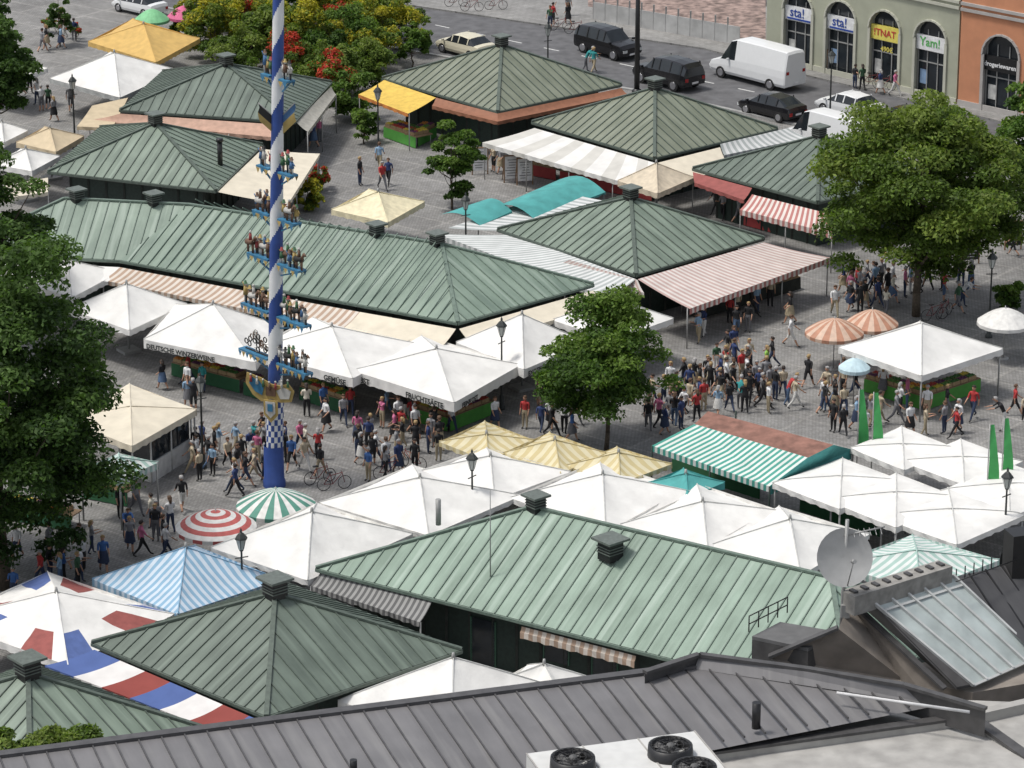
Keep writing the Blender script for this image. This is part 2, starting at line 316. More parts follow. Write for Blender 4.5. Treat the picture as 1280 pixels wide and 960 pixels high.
def umbrella(Lp,Fp,Rp,peak,mat,label,ez=2.55,val=.35,vm=None,poles='c',txt=None,name='market_umbrella',grp='large square market umbrellas',sag=.16,tent=1.05,cat='umbrella',mats=None,mf=None,grow=1.0):
    L=G(*Lp,ez);Fq=G(*Fp,ez);R=G(*Rp,ez);B=L+R-Fq; c=(L+R)/2; z=zfor(c,peak); ap=V((c.x,c.y,z)); g=V((c.x,c.y,0))
    th=T(name,g,label,cat,grp); mb=MB(); q=[c+(x-c)*grow for x in (L,Fq,R,B)]; L,Fq,R,B=q
    for i in range(4): panel(mb,ap,q[i],q[(i+1)%4],0,z,sag,tent,mfun=(mf if mf else None))
    for i in range(4):
        pr=None
        for t in range(0,9):
            r=t/8; e=q[i]; x=V((c.x,c.y,0)).lerp(V((e.x,e.y,0)),r); p=V((x.x,x.y,e.z+(z-e.z)*((1-r)**tent)+.03))
            if pr is not None: mb.beam(pr,p,.05,.02,1 if mats is None else 0)
            pr=p
    P(th,'canopy',mb,(mats if mats else [mat,WSEAM if mat==WHITE else mat]))
    vb=MB()
    for i in range(4): valance(vb,q[i],q[(i+1)%4],val,0)
    P(th,'valance',vb,[vm or mat])
    if poles=='c':
        pb=MB(); pb.tube(g,V((c.x,c.y,z-.05)),.06,n=8); pb.tube(V((c.x,c.y,z-.03)),V((c.x,c.y,z+.22)),.09,.05,n=8); P(th,'pole',pb,[POLE])
        pb=MB(); pb.box(g+V((0,0,.08)),(1,1,.16),.6); P(th,'base',pb,[POLE])
    else:
        for p in q: pb=MB(); x=p.lerp(V((c.x,c.y,p.z)),.04); pb.tube(V((x.x,x.y,0)),V((x.x,x.y,ez)),.05,n=6); P(th,'pole',pb,[POLE])
    if txt:
        for s,t0,edge,sz in txt:
            A2,B2=(L,Fq) if edge==0 else (Fq,R); d=(B2-A2).normalized(); nr=V((d.y,-d.x,0))
            text(th,s,sz,A2.lerp(B2,t0)+nr*.07-V((0,0,val-.08)),d,V((0,0,1)),LETTER)
    return th
W='white square market umbrella with grey seams '
umbrella((84,386),(162,413),(234,380),355,WHITE,W+'before the long hall')
umbrella((182,424),(318,452),(352,408),380,WHITE,'white market canopy with dark lettering along its valance',txt=[('DEUTSCHE WINZERWEINE',.03,0,.36)],val=.5,grow=1.03)
umbrella((310,438),(440,472),(520,430),408,WHITE,'white market canopy lettered for vegetables and fruit',txt=[('GEMÜSE',.74,0,.40)],val=.52,grow=1.03)
umbrella((443,463),(567,502),(648,456),436,WHITE,'white market canopy lettered for fruit juices over green stall',txt=[('OBST',.04,0,.42),('FRUCHTSÄFTE',.54,0,.40),('FEINKOST',.1,1,.34)],val=.55,grow=1.03)
umbrella((570,428),(655,462),(735,428),393,WHITE,W+'beside a street lamp',txt=[('EXOTIK OBST',.05,1,.34)],val=.48)
umbrella((690,400),(765,425),(842,398),372,WHITE,W+'beside the striped pavilion')
umbrella((20,350),(90,372),(150,340),325,WHITE,W+'beside large tree')
for Lp,Fp,Rp,pk in [((273,684),(385,722),(507,668),640),((408,628),(535,666),(642,620),597),((520,592),(618,622),(706,590),570),((646,622),(757,662),(860,616),593),((783,655),(885,690),(972,640),627),((893,682),(1000,716),(1080,668),649),((433,876),(565,915),(700,865),822),((620,855),(700,872),(740,850),830)]:
    umbrella(Lp,Fp,Rp,pk,WHITE,W+'near copper hall',sag=.24,tent=.95,grow=1.08,val=.28)
umbrella((62,98),(150,122),(225,88),66,WHITE,'off white square market umbrella in crowded row',vm=M('canvas_grey',(.42,.43,.42)))
umbrella((110,52),(195,78),(250,48),30,GOLD,'golden yellow square umbrella next to vines')
umbrella((-40,88),(20,100),(60,85),72,WHITE,'off white umbrella beside the trees'); umbrella((-30,165),(5,178),(35,163),152,WHITE,'small off white market umbrella'); 
umbrella((20,178),(70,190),(105,170),160,BEIGE,'beige canopy beside green pavilion'); umbrella((-10,205),(40,214),(75,195),186,WHITE,'white canopy beside green pavilion')
umbrella((80,524),(165,558),(246,512),508,CREAM,'flat cream canopy of small kiosk',poles='4',sag=.03,ez=2.7,tent=.9)
umbrella((100,588),(150,600),(198,578),572,GREENP,'pale green and white striped stall canopy beneath tree',poles='4')
umbrella((414,262),(485,278),(531,252),240,M('canvas_lemon',(.70,.63,.43)),'pale yellow square umbrella on open paving')
for Lp,Fp,Rp,pk in [((554,552),(610,574),(662,550),543),((635,566),(700,590),(752,566),550),((712,582),(775,602),(834,580),566)]:
    umbrella(Lp,Fp,Rp,pk,YEL,'yellow striped square umbrella beside young tree',grow=1.1,val=.25)
umbrella((808,604),(860,622),(906,603),592,TEAL,'teal green square umbrella among white ones')
umbrella((115,724),(222,768),(352,724),684,BLUES,'blue and white striped square umbrella')
TM=[WHITE,M('canvas_navy',(.09,.14,.34),.8),M('canvas_maroon',(.28,.08,.07),.8)]
umbrella((-75,775),(85,832),(218,768),740,WHITE,'white umbrella with red and blue edge panels',mats=TM,mf=lambda i,j:(0 if i<4 else [1,1,0,0,0,2,2,0][j]))
umbrella((1048,434),(1152,470),(1254,436),404,WHITE,'white gazebo over flower stall on open square',poles='4',name='gazebo',cat='gazebo',grp=None)
for Lp,Fp,Rp,pk in [((1072,560),(1130,584),(1185,560),555),((1138,577),(1205,602),(1268,577),571),((978,604),(1050,632),(1125,604),595),((1048,626),(1120,655),(1192,624),615),((1112,646),(1195,676),(1268,644),636),((1186,614),(1262,642),(1335,610),604)]:
    umbrella(Lp,Fp,Rp,pk,WHITE,'low white flat canopy in dense stall cluster',poles='4',tent=.5,grow=1.17,sag=.03,val=.28)
umbrella((1040,705),(1150,738),(1250,700),688,GREENP,'pale green striped canopy behind satellite dish',poles='4')
def awning(q,mat,label,val=.25,name='awning',vm=None,posts=True,grp='stall awnings on pavilion fronts',n=8,sag=.06):
    A,B,Cc,D=[G(*x) for x in q]; c=(A+B+Cc+D)/4; g=V((c.x,c.y,0)); th=T(name,g,label,'awning',grp); mb=MB(); rows=[];uvs=[]; L=(Cc-D).length
    for i in range(9):
        r=i/8; row=[];u=[]
        for j in range(n*2+1):
            w=j/(2*n); p=A.lerp(B,w).lerp(D.lerp(Cc,w),r); p.z-=sag*math.sin(math.pi*r)+.02*math.sin(w*n*math.pi*2)*r; row.append(p); u.append((w*L,r))
        rows.append(row);uvs.append(u)
    mb.grid(rows,0,uvs); P(th,'canopy',mb,[mat]); vb=MB(); valance(vb,D,Cc,val,0); P(th,'valance',vb,[vm or mat])
    if posts:
        k=max(1,int(L/3.2))
        for i in range(k+1): pb=MB(); p=D.lerp(Cc,i/k); p=p.lerp(A.lerp(B,i/k),.04); pb.tube(V((p.x,p.y,0)),p-V((0,0,.04)),.04,n=6); P(th,'post',pb,[POLE])
    return th
awning([(118,812,2.95),(328,902,2.95),(292,922,2.5),(56,832,2.5)],TRI,'long red white and blue striped awning under roof edge',val=.3)
awning([(668,160,3.0),(820,204,3.0),(822,240,2.4),(603,178,2.4)],PANW,'cream and white cloth awning along olive roofed pavilion',val=.3)
awning([(820,204,3.0),(900,184,3.0),(910,208,2.4),(822,240,2.4)],CREAM,'cream cloth awning on pavilion corner')
awning([(900,180,3.),(985,160,3.),(1010,172,2.5),(905,194,2.5)],GRS,'grey white striped awning strip')
umbrella((772,226),(822,242),(868,222),204,M('canvas_sand',(.58,.50,.38)),'sand coloured umbrella at pavilion corner')
awning([(640,293,3.0),(795,349,3.0),(760,372,2.4),(545,292,2.4)],GRS,'faded striped awning along green pavilion',val=.3)
awning([(560,285,2.5),(700,238,3.),(762,252,3.),(640,288,2.5)],GRS,'pale striped awning behind pavilion',posts=False)
awning([(712,325,3.0),(797,350,3.0),(805,366,2.5),(690,330,2.5)],PINKS,'faded pink striped awning on pavilion front',posts=False)
awning([(797,349,3.0),(955,303,3.0),(1038,322,2.3),(862,386,2.3)],PINKS,'large pink and white striped awning over produce',val=.35,vm=REDS)
awning([(612,262,2.6),(700,224,2.9),(757,240,2.9),(668,274,2.6)],TEAL,'long teal rounded canvas tent roof',posts=True,sag=-.55,val=.15)
awning([(545,270,2.5),(600,252,2.8),(640,264,2.8),(600,282,2.5)],TEAL,'small teal rounded canvas tent roof',sag=-.45,val=.15)
awning([(940,243,2.9),(1040,268,2.9),(1040,292,2.4),(925,262,2.4)],REDS,'faded red and white striped awning over pavilion counter',val=.35)
awning([(866,215,2.95),(940,235,2.95),(930,250,2.6),(868,228,2.6)],M('canvas_maroon',(.3,.06,.06)),'dark red awning strip under pavilion roof',posts=False)
awning([(480,100,3.),(545,122,3.),(510,142,2.5),(448,118,2.5)],M('canvas_sunny_yellow',(.65,.44,.08)),'bright yellow awning over fruit stand',vm=M('canvas_orange',(.55,.2,.05)))
awning([(545,122,3.0),(622,142,3.),(622,152,2.7),(540,132,2.7)],M('canvas_rust',(.26,.11,.06)),'rust coloured awning strip under roof',posts=False)
awning([(622,142,3.0),(777,110,3.),(785,118,2.7),(622,152,2.7)],M('canvas_rust',(.26,.11,.06)),'rust coloured awning strip along pavilion',posts=False)
awning([(150,142,3.),(350,156,3.),(345,172,2.5),(110,150,2.5)],M('canvas_salmon',(.48,.30,.22)),'salmon coloured awning below dark green roof')
awning([(272,240,3.),(328,186,3.),(400,192,2.5),(360,255,2.5)],CREAM,'cream tarpaulin awning beside maypole')
awning([(115,132,2.8),(160,122,2.8),(140,160,2.5),(96,158,2.5)],BEIGE,'brownish beige awning between pavilions')
awning([(370,152,3.),(414,108,3.),(420,118,2.6),(385,165,2.6)],M('weathered_tarp',(.35,.34,.30)),'weathered grey tarpaulin at pavilion side')
awning([(-10,235,2.9),(60,222,2.9),(60,240,2.5),(-10,250,2.5)],CREAM,'cream awning strip beside tree')
awning([(-60,324,2.9),(150,334,2.9),(135,352,2.5),(-60,340,2.5)],WHITE,'white awning strip under long hall eave',posts=False)
awning([(150,334,2.95),(330,368,2.95),(305,386,2.5),(128,350,2.5)],BRS,'brown and white striped awning under long hall eave')
awning([(330,368,2.95),(450,390,2.95),(430,410,2.5),(305,386,2.5)],BRS,'faded striped awning under long hall eave')
awning([(450,390,2.95),(570,411,2.95),(550,436,2.5),(430,410,2.5)],CREAM,'cream awning under long hall eave')
awning([(574,411,2.95),(742,363,2.95),(760,380,2.6),(590,430,2.6)],CREAM,'cream awning strip at hall end')
awning([(400,716,2.8),(540,752,2.8),(525,778,2.3),(388,732,2.3)],CORR,'grey corrugated awning at hall corner')
awning([(652,783,2.7),(795,820,2.7),(793,827,2.45),(650,790,2.45)],BRS,'brown and cream striped awning over hall window',posts=False,val=.3)
# ---------------------------------------------------------------- round umbrellas
def round_umb(px,py,rpx,mat_pair,label,ez=2.1,n=16,rise=.75,stripes=True):
    c=G(px,py,ez); r=rpx/(FO/(c.y*C+(H-ez)*S)); g=V((c.x,c.y,0)); th=T('parasol',g,label,'umbrella','round parasols'); mb=MB()
    for i in range(n):
        a0=2*math.pi*i/n;a1=2*math.pi*(i+1)/n; rows=[]
        for k in range(9):
            t=max(k/8,.01); rows.append([c+V((math.cos(x)*r*t,math.sin(x)*r*t,rise*(1-t**1.6))) for x in (a0,a1)])
        mb.grid(rows,0,None,True,(lambda i2,j2,ii=i:(i2%2 if stripes=='ring' else (ii%2 if stripes else 0))))
        mb.poly([rows[-1][0],rows[-1][1],rows[-1][1]-V((0,0,.18)),rows[-1][0]-V((0,0,.18))],i%2 if stripes else 0)
    P(th,'canopy',mb,list(mat_pair)); pb=MB(); pb.tube(g,c+V((0,0,rise+.15)),.03,n=6); P(th,'pole',pb,[POLE]); pb=MB(); pb.lathe(g,[(.3,0),(.3,.08),(.05,.1)],10); P(th,'base',pb,[POLE])
cw=M('canvas_white_b',(.70,.69,.66)); cr_=M('canvas_red',(.46,.11,.10)); cg_=M('canvas_green',(.09,.26,.2))
round_umb(270,658,51,(cr_,cw),'red and white striped round parasol',n=24,stripes='ring')
round_umb(345,631,50,(cg_,cw),'green and white striped round parasol',n=28)
po1,po2=M('po1',(.44,.22,.14)),M('po2',(.58,.42,.32))
round_umb(1043,415,37,(po1,po2),'terracotta striped round parasol',n=24); round_umb(1090,404,33,(po1,po2),'terracotta striped round parasol beside gazebo',n=24)
round_umb(1068,459,20,(M('pb',(.50,.65,.70)),cw),'small pale blue round parasol',stripes=False,rise=.5)
round_umb(1256,402,35,(cw,cw),'white round parasol beside lamp',stripes=False); round_umb(190,24,22,(M('plg',(.2,.5,.25)),cw),'light green round parasol',stripes=False); round_umb(230,20,21,(M('ppk',(.6,.12,.25)),cw),'pink round parasol near vines',stripes=False)
# ---------------------------------------------------------------- green stall with brown roof
th=T('market_stall',G(940,590,0),'kiosk with rusty ridge and green striped awnings','market stall')
mb=MB()
L_=G(815,557,2.4);F_=G(962,608,2.4);R_=G(1066,562,2.4); A2=G(868,530,3.2);B2=G(1010,572,3.2)
def quadg(mb,a,b,c,d,m,sc=1):
    L=(c-d).length; mb.poly([a,b,c,d],m,[(0,0),(L,0),(L,1),(0,1)])
quadg(mb,A2,B2,F_,L_,0)
quadg(mb,G(885,514,3.4),G(1042,556,3.4),B2,A2,1)
quadg(mb,G(1042,556,3.4),R_,F_,B2,2)
quadg(mb,L_,F_,F_-V((0,0,.3)),L_-V((0,0,.3)),0); quadg(mb,F_,R_,R_-V((0,0,.45)),F_-V((0,0,.45)),2)
P(th,'roof',mb,[GREENS,M('rusty_sheet',(.24,.12,.09),.8,.35,2),TEAL])
for p in (L_,F_,R_,L_.lerp(F_,.5),L_+R_-F_): pb=MB(); pb.tube(V((p.x,p.y,0)),V((p.x,p.y,2.4)),.05,n=6); P(th,'post',pb,[DGREEN])
e=(R_-F_).normalized(); text(th,'Frischen Saft',.3,F_.lerp(R_,.1)+V((e.y,-e.x,0))*.04-V((0,0,.36)),e,V((0,0,1)),WHITE)
# ---------------------------------------------------------------- ground & road
GM=ground_mat('cobble_paving',(.225,.22,.21),(.295,.29,.28)); 
mb=MB(); mb.poly([(-1500,-300,0),(1500,-300,0),(1500,3000,0),(-1500,3000,0)]); O('ground',mb,[GM],kind='structure')
def sheet(name,pts,z,mat,zb=None):
    mb=MB(); q=[G(*p,0) for p in pts]
    if zb is None: mb.poly([V((p.x,p.y,z)) for p in q])
    else: mb.prism(q,zb,z)
    return O(name,mb,[mat],kind='structure')
ASP=M('asphalt',(.115,.115,.12),.85,.25,1.2,bump=.2)
farE=[(-200,-110),(480,3),(880,62),(960,84),(1195,140),(1400,190)]; nearE=[(-200,-60),(420,48),(840,122),(1100,180),(1400,262)]
sheet('road',nearE+farE[::-1],.004,ASP)
sheet('pavement',[(-200,-110),(480,3),(880,62),(960,84),(1195,140),(1400,190),(1400,130),(1100,60),(700,-80),(-200,-180)][::-1],.12,ground_mat('slab_paving',(.24,.235,.225),(.28,.275,.265),.4,False),-.05)
mb=MB()
for p,q in zip(nearE[:-1],nearE[1:]): mb.beam(G(*p),G(*q),.3,.12)
O('kerb',mb,[M('granite_kerb',(.33,.33,.32))],kind='structure')
mb=MB(); n0,n1=G(500,22),G(1300,190)
for i in range(16):
    p=n0.lerp(n1,i/16);q=n0.lerp(n1,(i+.4)/16); d=(q-p).normalized()*1; s=V((-d.y,d.x,0))*.07; z=V((0,0,.008)); mb.poly([p-s+z,q-s+z,q+s+z,p+s+z])
O('road_marking',mb,[M('road_white',(.6,.6,.58))],kind='structure')
sheet('rubble_ground',[(735,10),(890,38),(957,60),(957,-40),(735,-60)][::-1],.126,M('rubble_brown',(.26,.19,.165),.9,.6,1.8,bump=1.))
th=T('fence',G(810,38),'pale grey construction hoarding fence along pavement','fence'); p0=G(742,24,.12);p1=G(925,56,.12); n=12
for i in range(n):
    a_=p0.lerp(p1,i/n);b_=p0.lerp(p1,(i+.97)/n); mb=MB(); mb.beam(a_,b_,.06,1.3); P(th,'panel',mb,[M('hoarding_grey',(.42,.42,.41),.7,.2,1)]); pb=MB(); pb.beam(a_,a_+V((0,0,1.85)),.12,.12,0,up=V((0,1,0))); P(th,'post',pb,[POLE])
# ---------------------------------------------------------------- facades
def facade(name,pA,pB,Hh,ops,wallm,trimm,label,signs,depth=12,ztop=5.4):
    A=G(*pA);B=G(*pB); A.z=B.z=.0; e=(B-A).normalized(); nrm=V((e.y,-e.x,0)); L=(B-A).length
    def sof(px):
        u=(px-640)/FO; D0=A.y*C+(H-2)*S; return (u*D0-A.x)/(e.x-u*e.y*C)
    def Q(s,z,d=0): return V((A.x+e.x*s+nrm.x*d,A.y+e.y*s+nrm.y*d,z))
    th=T(name,V((A.x,A.y,0)),label,'building'); w=MB(); x=0; zt=ztop
    oo=[]
    for px,wd in ops: s=sof(px); oo.append((s-wd/2,s+wd/2))
    for (s0,s1) in oo:
        w.poly([Q(x,0),Q(s0,0),Q(s0,Hh),Q(x,Hh)]); r=(s1-s0)/2; zs=zt-r; pr=None; N=10
        w.poly([Q(s0,0,0),Q(s0,0,-.4),Q(s0,zs,-.4),Q(s0,zs,0)],1); w.poly([Q(s1,0,-.4),Q(s1,0,0),Q(s1,zs,0),Q(s1,zs,-.4)],1)
        for i in range(N+1):
            t=math.pi*(1-i/N); pt=((s0+s1)/2+r*math.cos(t),zs+r*math.sin(t))
            if pr:
                w.poly([Q(*pr),Q(*pt),Q(pt[0],Hh),Q(pr[0],Hh)]); w.poly([Q(*pr),Q(*pr,-.4),Q(*pt,-.4),Q(*pt)],1)
                w.beam(Q(*pr,.0),Q(*pt,.0),.3,.12,1,up=V((0,0,1)))
            pr=pt
        w.beam(Q(s0,0,.02),Q(s0,zs,.02),.22,.1,1,up=nrm); w.beam(Q(s1,0,.02),Q(s1,zs,.02),.22,.1,1,up=nrm)
        x=s1
    w.poly([Q(x,0),Q(L,0),Q(L,Hh),Q(x,Hh)])
    w.hexa([Q(0,0,-.42),Q(L,0,-.42),Q(L,0,-depth),Q(0,0,-depth)][::-1],[Q(0,Hh,-.42),Q(L,Hh,-.42),Q(L,Hh,-depth),Q(0,Hh,-depth)][::-1],0)
    for s in (0,L): w.poly([Q(s,0,0),Q(s,Hh,0),Q(s,Hh,-.5),Q(s,0,-.5)])
    for z in (6.6,7.0): w.beam(Q(0,z,.0),Q(L,z,.0),.3,.2,1)
    w.beam(Q(0,.0,.03),Q(L,.0,.03),.08,.5,1)
    P(th,'wall',w,[wallm,trimm])
    for k,(s0,s1) in enumerate(oo):
        g=MB(); g.poly([Q(s0,0,-.36),Q(s1,0,-.36),Q(s1,zt,-.36),Q(s0,zt,-.36)])
        wi=P(th,'window',g,[GLASS]); fb=MB()
        for t in (0.04,.33,.66,.96): s=s0+(s1-s0)*t; fb.beam(Q(s,0.1,-.34),Q(s,zt-.7,-.34),.07,.06,0,up=nrm)
        for z in (.15,2.4,3.2): fb.beam(Q(s0,z,-.33),Q(s1,z,-.33),.05,.08)
        fo=P(th,'frame',fb,[M('frame_light',(.3,.3,.29))]); fo.parent=wi
        if k<len(signs) and signs[k]:
            tx,bg,fg,z,sz,ox=signs[k]; sb=MB(); sb.hexa([Q(s0+.05,z,-.3),Q(s1-.05,z,-.3),Q(s1-.05,z,-.1),Q(s0+.05,z,-.1)],[Q(s0+.05,z+1.0,-.3),Q(s1-.05,z+1.0,-.3),Q(s1-.05,z+1.0,-.1),Q(s0+.05,z+1.0,-.1)])
            P(th,'sign_board',sb,[bg]); text(th,tx,sz,Q(s0+ox,z+.3,-.08),e,V((0,0,1)),fg,'sign_lettering')
            if tx=='!TNAT': text(th,'490€',.5,Q(s0+.8,2.5,-.28),e,V((0,0,1)),SY,'price_lettering')
            if tx=='sta!':
                sb=MB(); sb.hexa([Q(s0+.3,z+.08,-.09),Q(s1-.3,z+.08,-.09),Q(s1-.3,z+.08,-.06),Q(s0+.3,z+.08,-.06)],[Q(s0+.3,z+.2,-.09),Q(s1-.3,z+.2,-.09),Q(s1-.3,z+.2,-.06),Q(s0+.3,z+.2,-.06)]); P(th,'sign_stripe',sb,[fg])
        pb=MB(); pb.poly([Q(s0+.3,.9,-.31),Q(s0+.95,.9,-.31),Q(s0+.95,1.9,-.31),Q(s0+.3,1.9,-.31)]); P(th,'poster',pb,[M('poster%d'%(k%2),[(.5,.5,.48),(.2,.3,.45)][k%2],.6,.3,2)])
    for px in [o[0] for o in ops]:
        s=sof(px); g=MB(); g.hexa([Q(s-.6,8.6,-.1),Q(s+.6,8.6,-.1),Q(s+.6,8.6,.03),Q(s-.6,8.6,.03)],[Q(s-.6,10.6,-.1),Q(s+.6,10.6,-.1),Q(s+.6,10.6,.03),Q(s-.6,10.6,.03)]); P(th,'window',g,[GLASS])
    r=MB(); r.hexa([Q(-.3,Hh,.5),Q(L+.3,Hh,.5),Q(L+.3,Hh,-depth),Q(-.3,Hh,-depth)],[Q(-.3,Hh+.3,.5),Q(L+.3,Hh+.3,.5),Q(L+.3,Hh+3.5,-depth/2),Q(-.3,Hh+3.5,-depth/2)]); P(th,'roof',r,[M('roof_tile_red',(.22,.09,.06))])
    return th,Q,sof
BLT=M('sign_blue',(.02,.06,.3)); SW=M('sign_white',(.75,.75,.75)); SY=M('sign_yellow',(.7,.6,.12)); SR=M('sign_red',(.5,.05,.04)); SG=M('sign_green',(.1,.4,.1))
facade('shop_building',(957,76),(1195,132),17,[(997,2.7),(1050,2.7),(1105,2.7),(1162,2.7)],M('stucco_sage',(.38,.39,.30),.85,.08,1),M('stucco_trim',(.48,.48,.40),.85,.08,1),'pale sage stucco shop building with arched shop windows',[('sta!',SW,BLT,3.3,.95,.5),('sta!',SW,BLT,3.3,.95,.5),('!TNAT',SY,SR,3.3,.66,.3),('Yam!',SW,SG,3.3,.85,.35)])
facade('corner_building',(1197,133),(1330,162),17,[(1250,2.9)],M('stucco_orange',(.54,.24,.13),.85,.1,1),M('stucco_trim_grey',(.4,.38,.36),.85,.1,1),'orange stucco building with arched drugstore doorway',[('drogeriewaren',BLACK,SW,2.9,.43,.04)])
# ---------------------------------------------------------------- street lamp
def make_lamp():
    th=T('street_lamp',V((0,0,0)),'dark cast iron street lamp with glass lantern','street lamp','old fashioned street lamps around the market')
    p=MB(); p.lathe((0,0,0),[(.2,0),(.2,.15),(.13,.2),(.12,.7),(.07,.8),(.055,2),(.045,3.9),(.1,3.95),(.04,4.)],10); p.beam((-.3,0,3.6),(.3,0,3.6),.04,.04); P(th,'post',p,[IRON])
    l=MB(); l.lathe((0,0,4.0),[(.12,0),(.24,.5)],6,0,False); P(th,'lantern_glass',l,[M('lantern_glass',(.45,.47,.45),.2,.1)])
    c=MB(); c.lathe((0,0,4.5),[(.3,0),(.26,.08),(.12,.25),(.05,.3),(.06,.38),(.01,.5)],6,0,False)
    for i in range(6): t=math.pi*i/3; c.beam((.12*math.cos(t),.12*math.sin(t),4.0),(.24*math.cos(t),.24*math.sin(t),4.5),.03,.03)
    P(th,'lamp_cap',c,[IRON]); return th
LAMP=make_lamp()
for i,(px,py) in enumerate([(472,105),(90,92),(685,26),(627,396),(590,561),(301,660),(250,465),(1241,312),(1260,584),(582,240),(1040,60)]):
    g=G(px,py,5.0); g.z=0
    if i==0: LAMP.location=g
    else: CP(LAMP,g,random.uniform(0,1),1)
th=T('lamp_mast',G(796,118),'tall black street mast beside the parked cars','street lamp'); p=MB(); q=G(796,118); p.tube(q,q+V((0,0,9)),.2,.14,n=10); p.lathe(q,[(.35,0),(.35,.3),(.2,.4)],10); P(th,'post',p,[BLACK])
p=MB(); p.tube(q+V((0,0,9)),q+V((-1.6,-.4,9.4)),.06,n=6); p.box(q+V((-1.9,-.5,9.4)),(.8,.3,.15),.2); P(th,'lamp_arm',p,[BLACK])
# ---------------------------------------------------------------- trees
def crown(blobs,n,size,zf=.6):
    w=np.array([b[1]**2 for b in blobs]); w/=w.sum(); idx=np.random.choice(len(blobs),n,p=w)
    c=np.array([list(b[0]) for b in blobs])[idx]; r=np.array([b[1] for b in blobs])[idx]
    d=np.random.normal(size=(n,3)); d/=np.linalg.norm(d,axis=1)[:,None]; d[:,2]=np.where(d[:,2]<-.3,-d[:,2],d[:,2])
    rr=r*np.random.uniform(.3,1.25,n)**.6; p=c+d*rr[:,None]*np.array([1,1,zf])
    nr=d*.5+np.random.normal(size=(n,3))*.6+np.array([0,0,.6]); nr/=np.linalg.norm(nr,axis=1)[:,None]
    t=np.cross(nr,np.random.normal(size=(n,3))); t/=np.linalg.norm(t,axis=1)[:,None]; b=np.cross(nr,t)
    s=(size*np.random.uniform(.6,1.3,n))[:,None]
    v=np.stack([p-t*s,p+b*s*.5,p+t*s,p-b*s*.5],1).reshape(-1,3)
    br=np.array([b_[2] for b_ in blobs])[idx]
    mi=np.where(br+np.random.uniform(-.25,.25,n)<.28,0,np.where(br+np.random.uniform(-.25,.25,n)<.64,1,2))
    return v,mi
def leafobj(th,name,blobs,n,size,mats,zf=.6):
    v,mi=crown(blobs,n,size,zf); v=v-np.array(th.location)
    me=bpy.data.meshes.new(name); me.vertices.add(len(v)); me.vertices.foreach_set('co',v.astype(np.float32).ravel())
    me.loops.add(n*4); me.loops.foreach_set('vertex_index',np.arange(n*4,dtype=np.int32)); me.polygons.add(n)
    me.polygons.foreach_set('loop_start',np.arange(0,n*4,4,dtype=np.int32)); me.polygons.foreach_set('loop_total',np.full(n,4,dtype=np.int32))
    for m in mats: me.materials.append(m)
    me.polygons.foreach_set('material_index',mi.astype(np.int32)); me.update(calc_edges=True); me.validate()
    o=bpy.data.objects.new(name,me); o.parent=th; col.objects.link(o); return o
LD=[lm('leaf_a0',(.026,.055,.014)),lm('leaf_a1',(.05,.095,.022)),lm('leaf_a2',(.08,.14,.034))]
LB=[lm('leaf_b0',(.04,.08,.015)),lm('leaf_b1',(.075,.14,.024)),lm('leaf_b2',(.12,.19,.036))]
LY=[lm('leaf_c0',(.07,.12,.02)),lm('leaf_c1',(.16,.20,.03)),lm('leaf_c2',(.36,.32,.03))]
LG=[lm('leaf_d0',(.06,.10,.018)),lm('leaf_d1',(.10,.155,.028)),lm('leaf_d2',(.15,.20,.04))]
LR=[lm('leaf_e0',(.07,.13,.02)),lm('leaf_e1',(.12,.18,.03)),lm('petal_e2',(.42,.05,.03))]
BARK=M('bark',(.09,.07,.05),.9,.3,8,bump=.5)
def tree(base,cz,rx,rzz,n,size,mats,label,tr=.2,nb=46,off=(0,0),name='tree',bs=(.13,.30),tp=.35,zf=.6):
    th=T(name,base,label,name.split('_')[-1]); blobs=[]; cc=base+V((off[0],off[1],cz))
    for i in range(nb):
        while True:
            d=V([random.uniform(-1,1) for _ in range(3)])
            if .25<d.length<1: break
        k=random.uniform(.75,1.1); taper=1-tp*max(d.z,0)
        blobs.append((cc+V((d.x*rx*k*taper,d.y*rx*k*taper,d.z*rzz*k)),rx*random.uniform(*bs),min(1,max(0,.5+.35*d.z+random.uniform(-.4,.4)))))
    t=MB(); top=cc+V((0,0,rzz*.2)); N=6; pts=[base.lerp(top,i/N)+V((random.uniform(-.1,.1),random.uniform(-.1,.1),0))*(i>0) for i in range(N+1)]
    for i in range(N): t.tube(pts[i],pts[i+1],tr*(1-i/N*.75),tr*(1-(i+1)/N*.75),8)
    for bl in random.sample(blobs,min(14,len(blobs))):
        s=pts[random.choice([2,3,4])]; m_=s.lerp(bl[0],.5)+V((0,0,-.2)); t.tube(s,m_,tr*.35,tr*.2,6); t.tube(m_,bl[0],tr*.2,.02,6)
    P(th,'trunk',t,[BARK]); leafobj(th,'crown',blobs,n,size,mats,zf); return th
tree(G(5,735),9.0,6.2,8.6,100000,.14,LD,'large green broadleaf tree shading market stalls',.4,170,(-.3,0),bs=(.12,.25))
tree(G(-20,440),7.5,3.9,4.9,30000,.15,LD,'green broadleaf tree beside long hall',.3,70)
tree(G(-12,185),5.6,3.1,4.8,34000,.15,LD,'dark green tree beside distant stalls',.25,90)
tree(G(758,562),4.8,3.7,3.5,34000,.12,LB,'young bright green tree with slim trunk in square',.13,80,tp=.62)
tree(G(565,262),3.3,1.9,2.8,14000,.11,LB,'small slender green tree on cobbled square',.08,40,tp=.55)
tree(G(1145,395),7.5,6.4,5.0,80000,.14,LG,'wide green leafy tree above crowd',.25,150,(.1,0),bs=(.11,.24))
tree(G(1310,330),7.6,3.6,4.4,20000,.15,LB,'leafy tree at edge of square',.25,50)
DS='dense green shrub beside market stalls'; DY='dense climbing plants with yellow green leaves'
